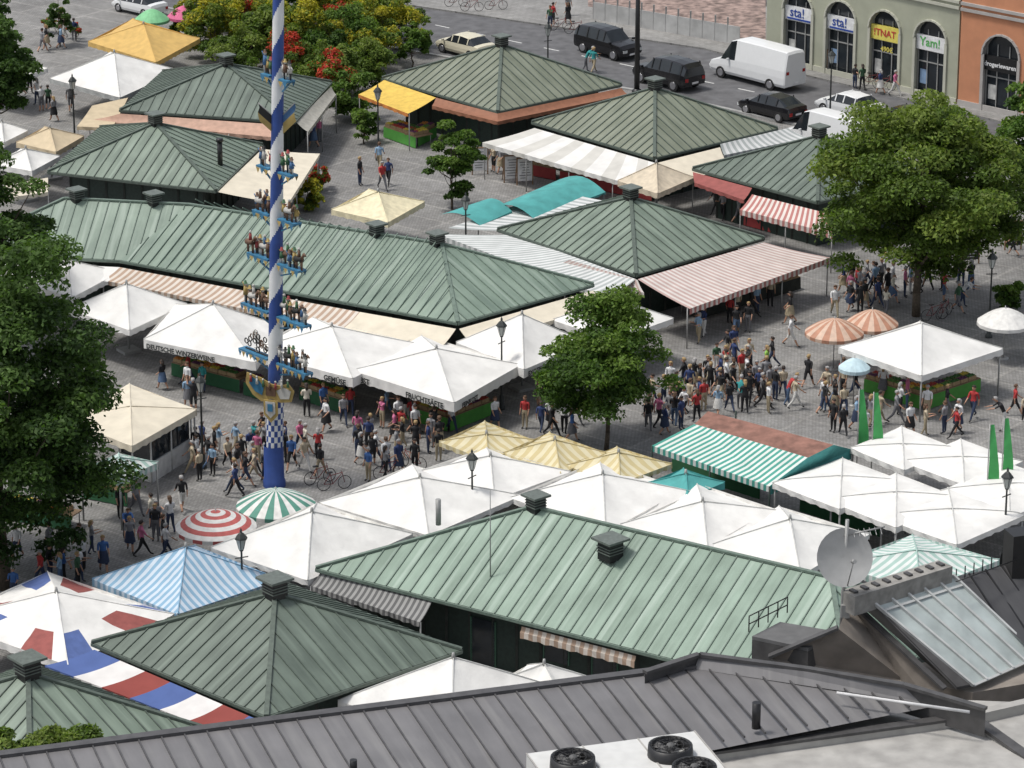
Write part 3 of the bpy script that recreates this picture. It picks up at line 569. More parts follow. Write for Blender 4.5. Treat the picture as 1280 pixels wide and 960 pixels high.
for (px,py,cz,rx,rzz,n,ml) in [(265,75,3.0,2.2,2.2,8000,LY),(310,62,3.6,2.4,2.2,9000,LY),(370,60,3.6,2.4,2.2,9000,LG),(430,90,3.2,2.6,2.2,9000,LB),(480,75,3.2,2.6,2.0,8000,LY),(395,120,2.8,2.3,1.8,8000,LG),(440,150,2.2,1.9,1.5,6000,LB),(340,30,3.6,2.6,2.,8000,LG),(515,85,2.3,1.3,1.6,4000,LB),(75,58,2.2,.9,2.2,3000,LD),(300,95,2.4,2.2,1.5,6000,LG),(385,262,1.2,1.0,.9,3000,LY),(397,238,1.1,.8,.8,2200,LR),(1262,386,1.0,.85,.7,2500,LB),
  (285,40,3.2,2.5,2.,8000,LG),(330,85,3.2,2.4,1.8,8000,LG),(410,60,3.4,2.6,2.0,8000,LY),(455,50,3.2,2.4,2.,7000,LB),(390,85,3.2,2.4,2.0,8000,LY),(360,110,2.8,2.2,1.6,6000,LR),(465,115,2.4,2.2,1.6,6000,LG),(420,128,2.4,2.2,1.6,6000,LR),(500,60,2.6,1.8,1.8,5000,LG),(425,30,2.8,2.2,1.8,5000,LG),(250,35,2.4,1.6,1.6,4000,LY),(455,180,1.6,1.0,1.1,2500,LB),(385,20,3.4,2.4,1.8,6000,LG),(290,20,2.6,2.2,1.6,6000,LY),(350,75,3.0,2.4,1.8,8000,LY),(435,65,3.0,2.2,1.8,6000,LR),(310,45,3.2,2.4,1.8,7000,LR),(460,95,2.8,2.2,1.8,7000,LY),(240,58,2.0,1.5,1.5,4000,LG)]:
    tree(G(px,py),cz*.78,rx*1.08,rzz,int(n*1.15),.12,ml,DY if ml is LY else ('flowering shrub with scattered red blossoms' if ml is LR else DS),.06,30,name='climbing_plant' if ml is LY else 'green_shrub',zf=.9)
g=G(42,932,5.6); g.z=0; tree(g,5.2,2.3,.9,9000,.12,LG,'light green tree top beside copper roof',.08,24)
for px,py in ((60,42),(78,32),(95,50)):
    tree(G(px,py),.8,.7,.5,1500,.08,LR,'flowering plant with red blossoms',.03,10,name='flowering_plant')
# ---------------------------------------------------------------- maypole
mp=G(343,607); th=T('maypole',mp,'tall blue and white spiral maypole with guild figures','maypole')
topz=31; BL=M('maypole_blue',(.03,.07,.26),.5,.15,2); WH=M('maypole_white',(.70,.71,.72),.5,.06,2)
mb=MB(); n=48; dz=.1; rows=[]; lean=(G(348,0,zfor(mp,0))-mp); lean=V((lean.x/lean.z,0,0)); z0=zfor(mp,500)
K=int((topz-z0)/dz)
for i in range(K+1):
    z=z0+i*dz; r=.38-.15*(z/topz); c=mp+lean*z+V((0,0,z)); rows.append([c+V((r*math.cos(2*math.pi*j/n),r*math.sin(2*math.pi*j/n),0)) for j in range(n+1)])
mb.grid(rows,0,None,True,lambda i,j:int(((i*dz/3.1)-(j/n))%1<.5))
P(th,'shaft',mb,[BL,WH])
mb=MB(); mb.lathe(mp,[(.55,0),(.55,.3),(.5,.35),(.48,2.),(.46,2.1)],20); P(th,'base_sleeve',mb,[BL]); mb=MB(); n=16
rows=[[mp+lean*z+V((.42*math.cos(2*math.pi*j/n),.42*math.sin(2*math.pi*j/n),z)) for j in range(n+1)] for z in [2.05+(z0-2.05)*q/8 for q in range(9)]]
mb.grid(rows,0,None,True,lambda i,j:(i+j)%2); P(th,'diamond_band',mb,[BL,WH])
ad=V((.66,-.75,0)).normalized(); fc=[M('fig_red',(.30,.05,.05)),M('fig_gold',(.40,.29,.10)),M('fig_blue',(.06,.14,.28)),M('fig_white',(.48,.47,.44)),M('fig_green',(.05,.13,.06)),M('fig_brown',(.14,.08,.05)),M('fig_black',(.02,.02,.02))]
FB=M('board_blue',(.04,.17,.30),.5,.2,3)
nd=V((ad.y,-ad.x,0)).normalized()
def ppt(py): z=zfor(mp,py); return mp+lean*z+V((0,0,z))
for li,(py,half,kind) in enumerate([(98,1.0,0),(214,1.3,1),(272,1.6,2),(328,2.,3),(394,2.45,4),(452,2.6,5)]):
    c=ppt(py)
    for sd in (-1,1):
        b=MB(); i0=c+ad*sd*.36; i1=c+ad*sd*half; b.beam(i0,i1,.5,.09,0); b.beam(i0-V((0,0,.6)),i1-V((0,0,.02)),.07,.07,0)
        N=int((half-.36)/.26)
        for t in range(N):
            p=i0.lerp(i1,t/N)+nd*-.26; q=i0.lerp(i1,(t+1)/N)+nd*-.26; m_=(p+q)/2; b.poly([p,m_-V((0,0,.28)),q],(1,0)[t%2])
            p=p+nd*.52; q=q+nd*.52; m_=m_+nd*.52; b.poly([p,m_-V((0,0,.28)),q],(1,0)[t%2])
        P(th,'platform',b,[FB,fc[1]])
        if kind==5 and sd==-1:
            f_=MB(); cc=i0.lerp(i1,.5)+V((0,0,.62)); 
            for q in range(26):   # dark irregular scrollwork plaque
                a0=random.uniform(0,6.28); r_=random.uniform(.15,1); p_=cc+ad*.85*r_*math.cos(a0)+V((0,0,.5*r_*math.sin(a0))); 
                for s_ in range(8):
                    t0=2*math.pi*s_/8;t1=2*math.pi*(s_+1)/8; rr_=.13; f_.tube(p_+ad*rr_*math.cos(t0)+V((0,0,rr_*math.sin(t0))),p_+ad*rr_*math.cos(t1)+V((0,0,rr_*math.sin(t1))),.03,n=4,m=(6,6,5,3)[q%4])
            f_.beam(cc-ad*.85-V((0,0,.55)),cc+ad*.85-V((0,0,.55)),.06,.08,6)
            P(th,'emblem_plaque',f_,fc); continue
        nf=max(3,int((half-.36)/.30))
        for t in range(nf):
            p=i0.lerp(i1,(t+.5)/nf)+V((0,0,.09))+nd*random.uniform(-.12,.12); f_=MB(); m1=random.randrange(6); hh=random.uniform(.7,1.05)
            if (t+li)%3==1 and kind>=2:
                f_.tube(p-ad*.28+V((0,0,.5)),p+ad*.22+V((0,0,.53)),.15,.13,8,random.choice((5,3,6)))
                for q in (-.24,-.16,.13,.21): f_.tube(p+ad*q,p+ad*q+V((0,0,.48)),.03,.05,5,5)
                f_.tube(p+ad*.2+V((0,0,.55)),p+ad*.36+V((0,0,.85)),.09,.05,6,5); f_.tube(p+ad*.34+V((0,0,.85)),p+ad*.52+V((0,0,.77)),.07,.04,6,5)
                f_.tube(p+V((0,0,.6)),p+V((0,0,.95)),.1,.07,6,m1); f_.ball(p+V((0,0,1.03)),.075,6,4,3)
            else:
                for q in (-.06,.06): f_.tube(p+ad*q,p+ad*q+V((0,0,hh*.45)),.035,.055,5,random.choice((6,3,5)))
                f_.tube(p+V((0,0,hh*.4)),p+V((0,0,hh*.82)),.13,.08,7,m1); f_.tube(p+ad*.08+V((0,0,hh*.78)),p+ad*.25+V((0,0,hh*.6)),.035,.025,5,m1); f_.tube(p-ad*.08+V((0,0,hh*.78)),p-ad*.22+V((0,0,hh*.98)),.035,.025,5,m1)
                f_.ball(p+V((0,0,hh*.9)),.075,7,5,3); f_.lathe(p+V((0,0,hh*.95)),[(.12,0),(.07,.02),(.06,.13),(.01,.15)],7,(m1+3)%7)
            P(th,'figure',f_,fc)
c=ppt(488); sx=V((1,-.35,0)).normalized(); b=MB()
def plate(mb,cen,pts,x,th_,m): 
    nn_=V((x.y,-x.x,0)); mb.hexa([cen+x*a+V((0,0,b)) for a,b in pts],[cen+x*a+V((0,0,b))+nn_*th_ for a,b in pts],m)
nv=V((sx.y,-sx.x,0))
plate(b,c+nv*.45,[(-1.25,.95),(-1.3,.4),(-.95,-.15),(-.5,-.45),(0,-.25),(.5,-.4),(1.05,-.3),(1.2,.25),(.9,.6),(.5,.45),(0,.5),(-.5,.75)],sx,.07,1)
plate(b,c+nv*.53,[(-1.05,.8),(-1.1,.45),(-.8,.05),(-.45,-.1),(-.35,.3),(-.6,.6)],sx,.04,2); plate(b,c+nv*.53,[(.3,.2),(.5,-.2),(.95,-.15),(1.05,.25),(.7,.4)],sx,.04,3); plate(b,c+nv*.53,[(-.25,.35),(-.25,-.1),(.25,-.1),(.25,.35)],sx,.04,5)
plate(b,c+nv*.55+V((0,0,-.75)),[(-.36,.45),(-.36,-.3),(0,-.7),(.36,-.3),(.36,.45)],sx,.06,1); plate(b,c+nv*.62+V((0,0,-.7)),[(-.25,.32),(-.25,-.25),(0,-.5),(.25,-.25),(.25,.32)],sx,.03,3); plate(b,c+nv*.66+V((0,0,-.7)),[(-.13,.22),(-.13,-.15),(.13,-.15),(.13,.22)],sx,.03,2)
for t in range(7):
    p=c+nv*.6+sx*(-1.0+.32*t)+V((0,0,.55-.1*t if t<4 else .3+.08*(t-4))); b.tube(p,p+V((0,0,.3)),.08,.05,6,(0,3,4,5)[t%4]); b.ball(p+V((0,0,.36)),.06,6,4,3)
P(th,'crest_shield',b,[fc[0],fc[1],FB,fc[3],fc[4],fc[5]])
for sx_,m_ in ((-1,0),(1,1)):
    c=ppt(150); b=MB(); e_=c+V((sx_*.85,-.3,.9)); b.tube(c,e_,.03,n=5,m=2)
    rows=[[c.lerp(e_,.25+.75*t)+V((0.05*math.sin(k*2),0,-.22*k)) for t in (0,.5,1)] for k in range(5)]
    b.grid(rows,0,None,True,lambda i,j:0 if i<2 else 1); P(th,'flag',b,[fc[6] if m_==0 else fc[2],fc[1],POLE])
# ---------------------------------------------------------------- cars
def make_car(st,Wd,paint,name,label,wr=.33,wx=(-1.35,1.4),glass_side=True,cat='car',pill=()):
    th=T(name,V((0,0,0)),label,cat,'vehicles along the street'); bd=MB(); gl=MB(); w=Wd/2; rings=[]
    for (x,zl,zb,zr,ins) in st:
        cab=zr>zb+.05; wt=w*(1-ins)
        pts=[(wt*.93,zl),(wt,zl+.18),(wt*1.0,(zl+zb)/2+.08),(wt*.96,zb)]
        pts+= [(w*.74,zr-.04),(w*.6,zr)] if cab else [(wt*.85,zb+.03),(wt*.6,zb+.05)]
        pts.append((0,(zr if cab else zb+.05)+.02)); rings.append((x,pts,cab))
    for sd in (1,-1):
        for i in range(len(rings)-1):
            (x0,p0,c0),(x1,p1,c1)=rings[i],rings[i+1]
            for k in range(6):
                q=[V((x0,sd*p0[k][0],p0[k][1])),V((x1,sd*p1[k][0],p1[k][1])),V((x1,sd*p1[k+1][0],p1[k+1][1])),V((x0,sd*p0[k+1][0],p0[k+1][1]))]
                if sd<0: q.reverse()
                isg=(k==3 and (c0 or c1) and glass_side(i) ) or (k>=4 and c0!=c1)
                (gl if isg else bd).poly(q,0,None,True)
    for r,fl in ((rings[0],1),(rings[-1],0)):
        pts=[V((r[0],p[0],p[1])) for p in r[1]]+[V((r[0],-p[0],p[1])) for p in reversed(r[1][:-1])]
        bd.poly(pts if not fl else pts[::-1])
    for x in pill:
        for sd in (1,-1): bd.beam((x,sd*w*.95,st[2][2]),(x,sd*w*.745,max(s[3] for s in st)-.04),.08,.03,0,up=V((0,sd,0)))
    P(th,'body',bd,[paint]); P(th,'window',gl,[GLASS])
    for x in wx:
        for sd in (1,-1):
            wh=MB(); y=sd*(w-.1); 
            wh.tube((x,y-.1,wr),(x,y+.12*sd if sd>0 else y+.1,wr),wr,n=18,m=0); wh.tube((x,y,wr),(x,y+sd*.135,wr),wr*.62,n=14,m=1)
            P(th,'wheel',wh,[M('tyre',(.02,.02,.02),.9),M('rim',(.4,.4,.42),.3,metal=.7)])
    xf=rings[-1][0]; xb=rings[0][0]
    for sd in (1,-1):
        l=MB(); l.box((xf-.06,sd*w*.68,st[-1][2]-.1),(.16,.36,.16)); P(th,'headlight',l,[M('headlight_glass',(.6,.62,.62),.1)])
        l=MB(); l.box((xb+.04,sd*w*.74,st[0][2]-.12),(.12,.24,.2)); P(th,'taillight',l,[M('taillight_red',(.35,.02,.02),.2)])
        l=MB(); l.box((.55*xf if cat=='car' else 1.5,sd*(w+.08),st[3][2]+.02),(.12,.18,.12)); P(th,'side_mirror',l,[paint])
    l=MB(); l.box((xf+.01,0,.42),(.03,.5,.11)); P(th,'number_plate',l,[SW]); l=MB(); l.box((xb-.01,0,.55),(.03,.5,.11)); P(th,'number_plate',l,[SW])
    return th
pw=M('paint_white',(.74,.75,.75),.25,.02); pk_=M('paint_black',(.012,.012,.014),.15,.05); pc=M('paint_cream',(.64,.60,.46),.3,.03)
def sed(p,l): return make_car([(-2.2,.35,.72,0,.12),(-2.1,.3,.92,0,.03),(-1.75,.28,.98,0,0),(-1.15,.25,.95,1.38,0),(-.2,.25,.93,1.45,0),(.45,.25,.92,1.40,0),(1.15,.25,.90,0,0),(1.9,.28,.76,0,.04),(2.2,.35,.6,0,.14)],1.8,p,'parked_car',l,glass_side=lambda i:2<=i<=5,pill=(-1.1,-.2,.45))
def suv(p,l): return make_car([(-2.25,.4,.9,0,.1),(-2.18,.35,1.05,1.45,.03),(-1.9,.32,1.1,1.68,0),(-1.0,.3,1.08,1.74,0),(-.1,.3,1.06,1.74,0),(.5,.3,1.05,1.68,0),(1.1,.3,1.04,0,0),(1.95,.32,.95,0,.03),(2.2,.4,.75,0,.12)],1.9,p,'parked_car',l,.37,glass_side=lambda i:1<=i<=5,pill=(-1.9,-1.,-.1,.5))
def van(p,l,s=1.): return make_car([(-3.4,.4,1.4,2.45,.04),(-3.3,.35,1.4,2.6,0),(-1.2,.35,1.4,2.65,0),(1.0,.35,1.35,2.65,0),(1.5,.35,1.32,2.5,0),(2.3,.35,1.25,0,.02),(3.1,.38,1.0,0,.04),(3.3,.42,.75,0,.12)],2.0,p,'delivery_van',l,.38,(-2.1,2.2),glass_side=lambda i:3<=i<=4,cat='van')
rd_=(G(1060,150)-G(762,72)); ra=math.atan2(rd_.y,rd_.x)
def put(t,px,py,flip=0,da=0,s=1): t.location=G(px,py); t.location.z=.01; t.rotation_euler=(0,0,ra+da+(math.pi if flip else 0)); t.scale=(s,s,s)
put(sed(pc,'cream taxi sedan driving along the street'),582,68,1,s=1.05); put(suv(pk_,'black estate car parked beside kerb'),760,68,0,s=1.12)
put(suv(pk_,'black people carrier parked at street side'),835,106,1,s=1.15); put(van(pw,'long white delivery van parked at kerb'),945,102,1,s=1.08)
put(sed(pk_,'black hatchback parked behind white van'),965,145,1,s=1.08); put(sed(pw,'white saloon car parked before shops'),1062,144,1,s=1.08)
put(van(pw,'white van partly hidden behind pavilion roof'),1035,190,1)
put(sed(pw,'white hatchback parked beside parasols'),175,16,1,.1); put(sed(M('paint_silver',(.4,.4,.42),.25,.05,metal=.5),'silver car behind tree'),1180,185,1); put(suv(pk_,'dark car parked behind tree'),1130,165,1); put(sed(pw,'white car parked behind leafy tree'),1262,196,1)
# ---------------------------------------------------------------- people
def seg_d(p,a,b):
    ab=b-a; t=max(0,min(1,(p-a).dot(ab)/max(ab.length_squared,1e-9))); return (p-(a+ab*t)).length
SK=M('skin_tone',(.48,.27,.18),.6,.05); HAIRS=[M('hair_dark',(.03,.02,.015)),M('hair_brown',(.10,.055,.03)),M('hair_blond',(.35,.24,.11)),M('hair_grey',(.35,.34,.33))]; SHOE=M('shoe_dark',(.03,.028,.026))
def person_mesh(step=0.,armL=(0,0),armR=(0,0),shorts=False,skirt=False,long_hair=False,bend=0.,nm='person'):
    J={}
    J['pel']=(V((0,0,.95)),(.15,.105));J['wai']=(V((0,-bend*.1,1.1)),(.125,.09));J['che']=(V((0,-bend*.3,1.29)),(.165,.11));J['nb']=(V((0,-bend*.45,1.44)),(.08,.07));J['nk']=(V((0,-bend*.5,1.50)),(.05,.05))
    J['h1']=(V((0,-.015-bend*.55,1.56)),(.065,.075));J['h2']=(V((0,-.015-bend*.6,1.64)),(.078,.095));J['h3']=(V((0,-.01-bend*.6,1.71)),(.055,.065))
    for s,n,ar in ((-1,'l',armL),(1,'r',armR)):
        sh=J['che'][0]+V((s*.18,0,.11)); J[n+'s']=(sh,(.058,.058))
        fa,el=ar; up=V((s*.06,-math.sin(fa),-math.cos(fa))).normalized()*.29; eb=sh+up; f2=fa+el+.15; fo=V((s*.02,-math.sin(f2),-math.cos(f2))).normalized()
        J[n+'e']=(eb,(.042,.042)); J[n+'w']=(eb+fo*.25,(.029,.026)); J[n+'p']=(eb+fo*.32,(.04,.018))
        ph=step*s; J[n+'h']=(V((s*.09,0,.89)),(.09,.095)); kn=V((s*.095,-math.sin(ph)*.42-abs(step)*.08,.89-.41*math.cos(ph))); J[n+'k']=(kn,(.06,.062))
        back=ph-(.35 if ph<0 else -.02)*(1 if step else 0); an=kn+V((0,-math.sin(back)*.4,-.40*math.cos(back))); an.z=max(an.z,.085); J[n+'a']=(an,(.038,.042)); J[n+'t']=(an+V((s*.015,-.14,-.045 if an.z<.12 else -.08)),(.038,.032))
    E=[('pel','wai','shirt'),('wai','che','shirt'),('che','nb','shirt'),('nb','nk','skin'),('nk','h1','skin'),('h1','h2','skin'),('h2','h3','skin')]
    for n in 'lr': E+=[('che',n+'s','shirt'),(n+'s',n+'e','shirt'),(n+'e',n+'w','skin'),(n+'w',n+'p','skin'),('pel',n+'h','pants'),(n+'h',n+'k','pants'),(n+'k',n+'a','skin' if (shorts or skirt) else 'pants'),(n+'a',n+'t','shoe')]
    ks=list(J); me=bpy.data.meshes.new('sk'); me.from_pydata([J[k][0] for k in ks],[(ks.index(a),ks.index(b)) for a,b,_ in E],[])
    ob=bpy.data.objects.new('sk',me); col.objects.link(ob); ob.modifiers.new('s','SKIN'); 
    for i,k in enumerate(ks): me.skin_vertices[0].data[i].radius=J[k][1]; me.skin_vertices[0].data[i].use_root=(k=='pel')
    ob.modifiers.new('b','SUBSURF').levels=1; bpy.context.view_layer.update()
    m2=bpy.data.meshes.new_from_object(ob.evaluated_get(bpy.context.evaluated_depsgraph_get())); bpy.data.objects.remove(ob)
    mb=MB(); mb.v=[tuple(v.co) for v in m2.vertices]; idx={'skin':0,'hair':1,'shirt':2,'pants':3,'shoe':4}
    for p in m2.polygons:
        c=V(p.center); best=min(E,key=lambda e:seg_d(c,J[e[0]][0],J[e[1]][0])-.5*(J[e[0]][1][0]+J[e[1]][1][0])*.8)[2]
        if best=='shirt' and c.z<.98: best='pants'
        if best=='skin' and c.z<.07: best='shoe'
        mb.f.append(list(p.vertices)); mb.m.append(idx[best]); mb.uv.append(None); mb.sm.append(True)
    hc=J['h2'][0]
    rows=[]
    for i in range(6):
        a_=math.pi*.62*i/5; rows.append([hc+V((.093*math.sin(a_)*math.cos(t),.012+.108*math.sin(a_)*math.sin(t)*(1 if math.sin(t)>0 else .8),.015+.112*math.cos(a_)+(.055 if (math.sin(t)<-.3 and i>=3) else 0))) for t in [2*math.pi*j/12 for j in range(13)]])
    mb.grid(rows,1)
    if long_hair: mb.tube(hc+V((0,.06,.02)),hc+V((0,.09,-.22)),.085,.05,8,1)
    mb.tube(hc+V((0,-.095,.0)),hc+V((0,-.125,-.03)),.008,.016,5,0)
    for s in (-1,1):
        mb.box(hc+V((s*.032,-.098,.008)),(.022,.012,.012),0,4); mb.ball(hc+V((s*.082,.0,-.01)),.022,5,3,0)
    mb.box(hc+V((0,-.092,-.058)),(.045,.012,.01),0,5)
    for s,n in ((-1,'l'),(1,'r')):
        p=J[n+'p'][0]; d=(p-J[n+'w'][0]).normalized(); 
        for q in range(4): o=V((0,(q-1.5)*.019,0)); k1=p+o+d*.045; mb.tube(p+o+d*.0,k1,.009,.008,5,0); mb.tube(k1,k1+(d+V((-s*.5,0,0))).normalized()*(.03+.006*(q in(1,2))),.008,.006,5,0)
        mb.tube(p-d*.03+V((0,-.03,0)),p+d*.02+V((-s*.01,-.055,0)),.01,.008,5,0)
    if skirt: 
        mb.lathe((0,0,0),[(.13,1.06),(.165,.96),(.20,.75),(.235,.52)],14,3); 
    return mb.mesh(nm,[SK,HAIRS[0],SK,SK,SHOE,M('lip',(.35,.1,.09))])
PM=[('standing',person_mesh(0,(.05,.1),(0.,.2))),('walking',person_mesh(.38,(.45,.25),(-.35,.25))),('walking in shorts',person_mesh(-.36,(-.3,.2),(.4,.3),shorts=True)),('standing holding something',person_mesh(.08,(.25,1.5),(.2,1.3),long_hair=True)),
 ('walking in a skirt',person_mesh(.25,(.2,.3),(-.2,.9),skirt=True,long_hair=True)),('leaning forward over goods',person_mesh(.1,(.9,.4),(1.0,.3),bend=.7)),('standing with one arm raised',person_mesh(0,(.1,.2),(1.3,1.2),shorts=True))]
SH={'white':(.7,.7,.7),'black':(.02,.02,.022),'red':(.42,.04,.04),'navy blue':(.03,.05,.14),'light blue':(.25,.38,.52),'pink':(.5,.14,.25),'grey':(.25,.25,.26),'beige':(.5,.42,.3),'teal':(.03,.25,.25),'dark green':(.04,.1,.05),'blue':(.05,.13,.34),'lime green':(.25,.45,.08),'cream':(.62,.58,.48)}
SHM={k:M('shirt_'+k.replace(' ','_'),v,.85,.1,12) for k,v in SH.items()}
TR={'dark jeans':(.03,.045,.09),'black trousers':(.015,.015,.017),'beige trousers':(.36,.3,.2),'grey trousers':(.14,.14,.15),'white trousers':(.62,.61,.58),'blue jeans':(.08,.13,.22)}
TRM={k:M('bottoms_'+k.replace(' ','_'),v,.85,.1,12) for k,v in TR.items()}
shw=['white']*6+['black']*10+['red']*2+['navy blue']*4+['light blue']*2+['pink']*1+['grey']*6+['beige']*3+['teal','dark green','blue','cream']
trw=['dark jeans']*5+['black trousers']*6+['beige trousers']*3+['grey trousers']*2+['white trousers']*1+['blue jeans']*2
placed=[]; npp=0
def person(px,py,sh=None,tr=None,po=None,rz=None,z=0):
    global npp
    g=G(px,py,z)
    for q in placed:
        if (q-g).length<.55: return False
    placed.append(g); i=random.choices(range(7),[5,6,4,4,3,1,1])[0] if po is None else po
    sh=sh or random.choice(shw); tr=tr or random.choice(trw)
    o=bpy.data.objects.new('person',PM[i][1]); col.objects.link(o); o.location=g; s=random.uniform(.95,1.08); o.scale=(s*1.12,s*1.12,s); o.rotation_euler=(0,0,random.uniform(0,6.28) if rz is None else rz)
    for k,m in ((1,random.choice(HAIRS)),(2,SHM[sh]),(3,TRM[tr])): o.material_slots[k].link='OBJECT'; o.material_slots[k].material=m
    o['label']='person in %s top and %s, %s'%(sh,tr if 'skirt' not in PM[i][0] else tr.split()[0]+' skirt',PM[i][0].replace(' in a skirt','')); o['category']='person'; o['group']='shoppers in the market'; npp+=1
    return True
def crowd(poly,n):
    xs=[p[0] for p in poly];ys=[p[1] for p in poly]; k=0;tr=0
    while k<n and tr<n*40:
        tr+=1; x=random.uniform(min(xs),max(xs)); y=random.uniform(min(ys),max(ys)); ins=False
        for i in range(len(poly)):
            a_=poly[i];b_=poly[i-1]
            if (a_[1]>y)!=(b_[1]>y) and x<(b_[0]-a_[0])*(y-a_[1])/(b_[1]-a_[1])+a_[0]: ins=not ins
        if ins and person(x,y): k+=1
for p in [(988,434,'white','white trousers'),(987,405,'black','beige trousers'),(958,472,'lime green','black trousers'),(935,470,'black','black trousers'),(927,478,'red','beige trousers'),(884,482,'black','black trousers'),(178,697,'pink','black trousers'),(130,716,'blue','dark jeans'),(100,728,'white','dark jeans'),(76,735,'light blue','blue jeans'),(18,752,'blue','dark jeans'),(228,640,'black','white trousers'),(450,232,'black','dark jeans'),(478,238,'red','grey trousers'),(742,92,'teal','beige trousers'),(732,90,'teal','grey trousers'),(715,552,'blue','grey trousers'),(912,405,'red','black trousers'),(935,415,'black','grey trousers'),(1268,520,'red','black trousers'),(1195,548,'red','black trousers'),(1216,525,'red','dark jeans'),(1137,545,'white','black trousers'),(1156,545,'beige','beige trousers'),(365,588,'blue','black trousers'),(398,575,'red','black trousers'),(478,535,'pink','beige trousers'),(498,538,'white','black trousers'),(565,542,'white','dark jeans'),(673,508,'pink','beige trousers'),(408,540,'white','black trousers'),(205,690,'black','dark jeans'),(190,660,'cream','dark jeans'),(163,690,'grey','dark jeans')]:
    person(*p)
crowd([(795,545),(800,500),(850,478),(930,480),(985,500),(990,520),(900,520),(830,545)],42)
crowd([(878,470),(915,435),(975,455),(1000,515),(940,515),(890,500)],14)
crowd([(990,480),(1100,490),(1210,520),(1200,548),(1050,548),(1010,520)],24)
crowd([(1035,395),(1060,350),(1110,360),(1110,395),(1060,400)],18); crowd([(1150,330),(1215,350),(1220,395),(1160,400),(1150,360)],12); crowd([(1100,345),(1150,350),(1150,385),(1110,385)],8)
crowd([(235,560),(335,555),(335,612),(290,625),(240,612)],24); crowd([(440,555),(540,540),(560,570),(520,592),(450,605)],24); crowd([(350,560),(430,560),(430,600),(360,598)],6)
crowd([(20,700),(60,680),(120,690),(110,735),(20,750)],10); crowd([(150,640),(220,650),(215,700),(155,695)],7); crowd([(0,130),(60,100),(110,130),(60,165)],8); crowd([(60,50),(105,35),(100,60),(50,70)],5)
crowd([(440,205),(490,200),(490,240),(440,240)],2); crowd([(860,400),(940,385),(985,380),(930,420),(870,430)],7); crowd([(180,480),(260,480),(260,520),(200,520)],6); crowd([(580,530),(730,530),(720,550),(640,548)],7)
crowd([(380,490),(440,500),(440,540),(380,530)],5); crowd([(455,520),(520,515),(520,545),(455,545)],4); crowd([(1240,500),(1290,500),(1290,560),(1240,550)],3); crowd([(640,10),(720,20),(720,50),(640,25)],4); crowd([(1040,100),(1140,120),(1140,130),(1040,112)],4); crowd([(470,30),(490,20),(500,40),(480,50)],2); crowd([(1200,255),(1275,300),(1270,330),(1190,300)],4); crowd([(885,250),(925,260),(925,285),(890,275)],3); crowd([(385,170),(410,180),(400,215),(385,200)],2); crowd([(560,200),(600,205),(660,225),(600,235)],3)
# ---------------------------------------------------------------- crates & stalls
fcol={'orange fruit':(.6,.22,.03),'red fruit':(.42,.04,.03),'green vegetables':(.10,.25,.04),'yellow fruit':(.62,.5,.06),'leafy greens':(.05,.16,.03),'purple fruit':(.12,.03,.10)}
cb=MB()
for d in ((.56,.03,.2,0,.185),(.56,.03,.2,0,-.185)): cb.box((d[3],d[4],.1),(d[0],d[1],d[2]))
for d in (-.28,.28): cb.box((d,0,.1),(.03,.4,.2))
cb.box((0,0,.02),(.55,.37,.03))
for i in range(5):
    for j in range(3): cb.ball((-.21+.105*i,-.12+.12*j,.16+random.uniform(0,.06)),.062,7,4,1)
cme=cb.mesh('crate',[M('crate_wood',(.34,.24,.13),.8,.2,10),M('fruit',(.5,.2,.05))]); FM={k:M('produce_'+k.replace(' ','_'),v,.45,.15,20) for k,v in fcol.items()}
def crate(p,rz):
    k=random.choice(list(fcol)); o=bpy.data.objects.new('produce_crate',cme); col.objects.link(o); o.location=p; o.rotation_euler=(0,0,rz); o.material_slots[1].link='OBJECT'; o.material_slots[1].material=FM[k]
    o['label']='wooden crate of %s on a market stall'%k; o['category']='crate'; o['group']='produce crates on market stalls'
def stall(p0,p1,cloth,label,rows=2):
    A=G(*p0);B=G(*p1); d=(B-A).normalized(); L=(B-A).length; n=V((-d.y,d.x,0)); c=(A+B)/2; th=T('stall_counter',c,label,'market stall','market stall counters'); dep=.42*rows+.1
    mb=MB(); q=[A,B,B+n*dep,A+n*dep]; mb.prism([(x.x,x.y) for x in q],.72,.78,0); P(th,'table_top',mb,[M('stall_wood',(.25,.17,.1))])
    mb=MB(); r1=[];r2=[]
    N=int(L/.2)+2
    for j in range(N): p=A.lerp(B,j/(N-1)); r1.append(p+V((0,0,.74))-n*.02); r2.append(p-n*(.05+.02*math.sin(j*2.))+V((0,0,.05)))
    mb.grid([r1,r2],0); P(th,'cloth_front',mb,[cloth])
    for x in (A+n*.1+d*.1,B+n*.1-d*.1,B+n*(dep-.1)-d*.1,A+n*(dep-.1)+d*.1): mb=MB(); mb.tube((x.x,x.y,0),(x.x,x.y,.72),.03,n=5); P(th,'leg',mb,[POLE])
    rz=math.atan2(d.y,d.x); k=int(L/.62)
    for r in range(rows):
        for i in range(k):
            x=A+d*(.35+.62*i)+n*(.26+.42*r); crate(V((x.x,x.y,.785)),rz)
GC=M('cloth_green',(.08,.30,.05),.8,.1); GD=M('cloth_dark_green',(.02,.10,.04),.8,.1); RC=M('cloth_red',(.35,.05,.05),.8,.1)
stall((510,525),(560,540),GC,'bright green fronted fruit stall under white canopy'); stall((562,540),(618,518),GC,'bright green fronted stall with juices under canopy')
stall((215,470),(300,492),GD,'dark green stall loaded with vegetables'); stall((305,494),(325,500),GD,'dark green vegetable stall'); stall((375,500),(430,518),GD,'dark green vegetable stall under canopy')
stall((480,172),(520,186),GC,'green fronted fruit stand under yellow awning',3); stall((522,184),(545,172),GC,'green fronted fruit display beside pavilion',2)
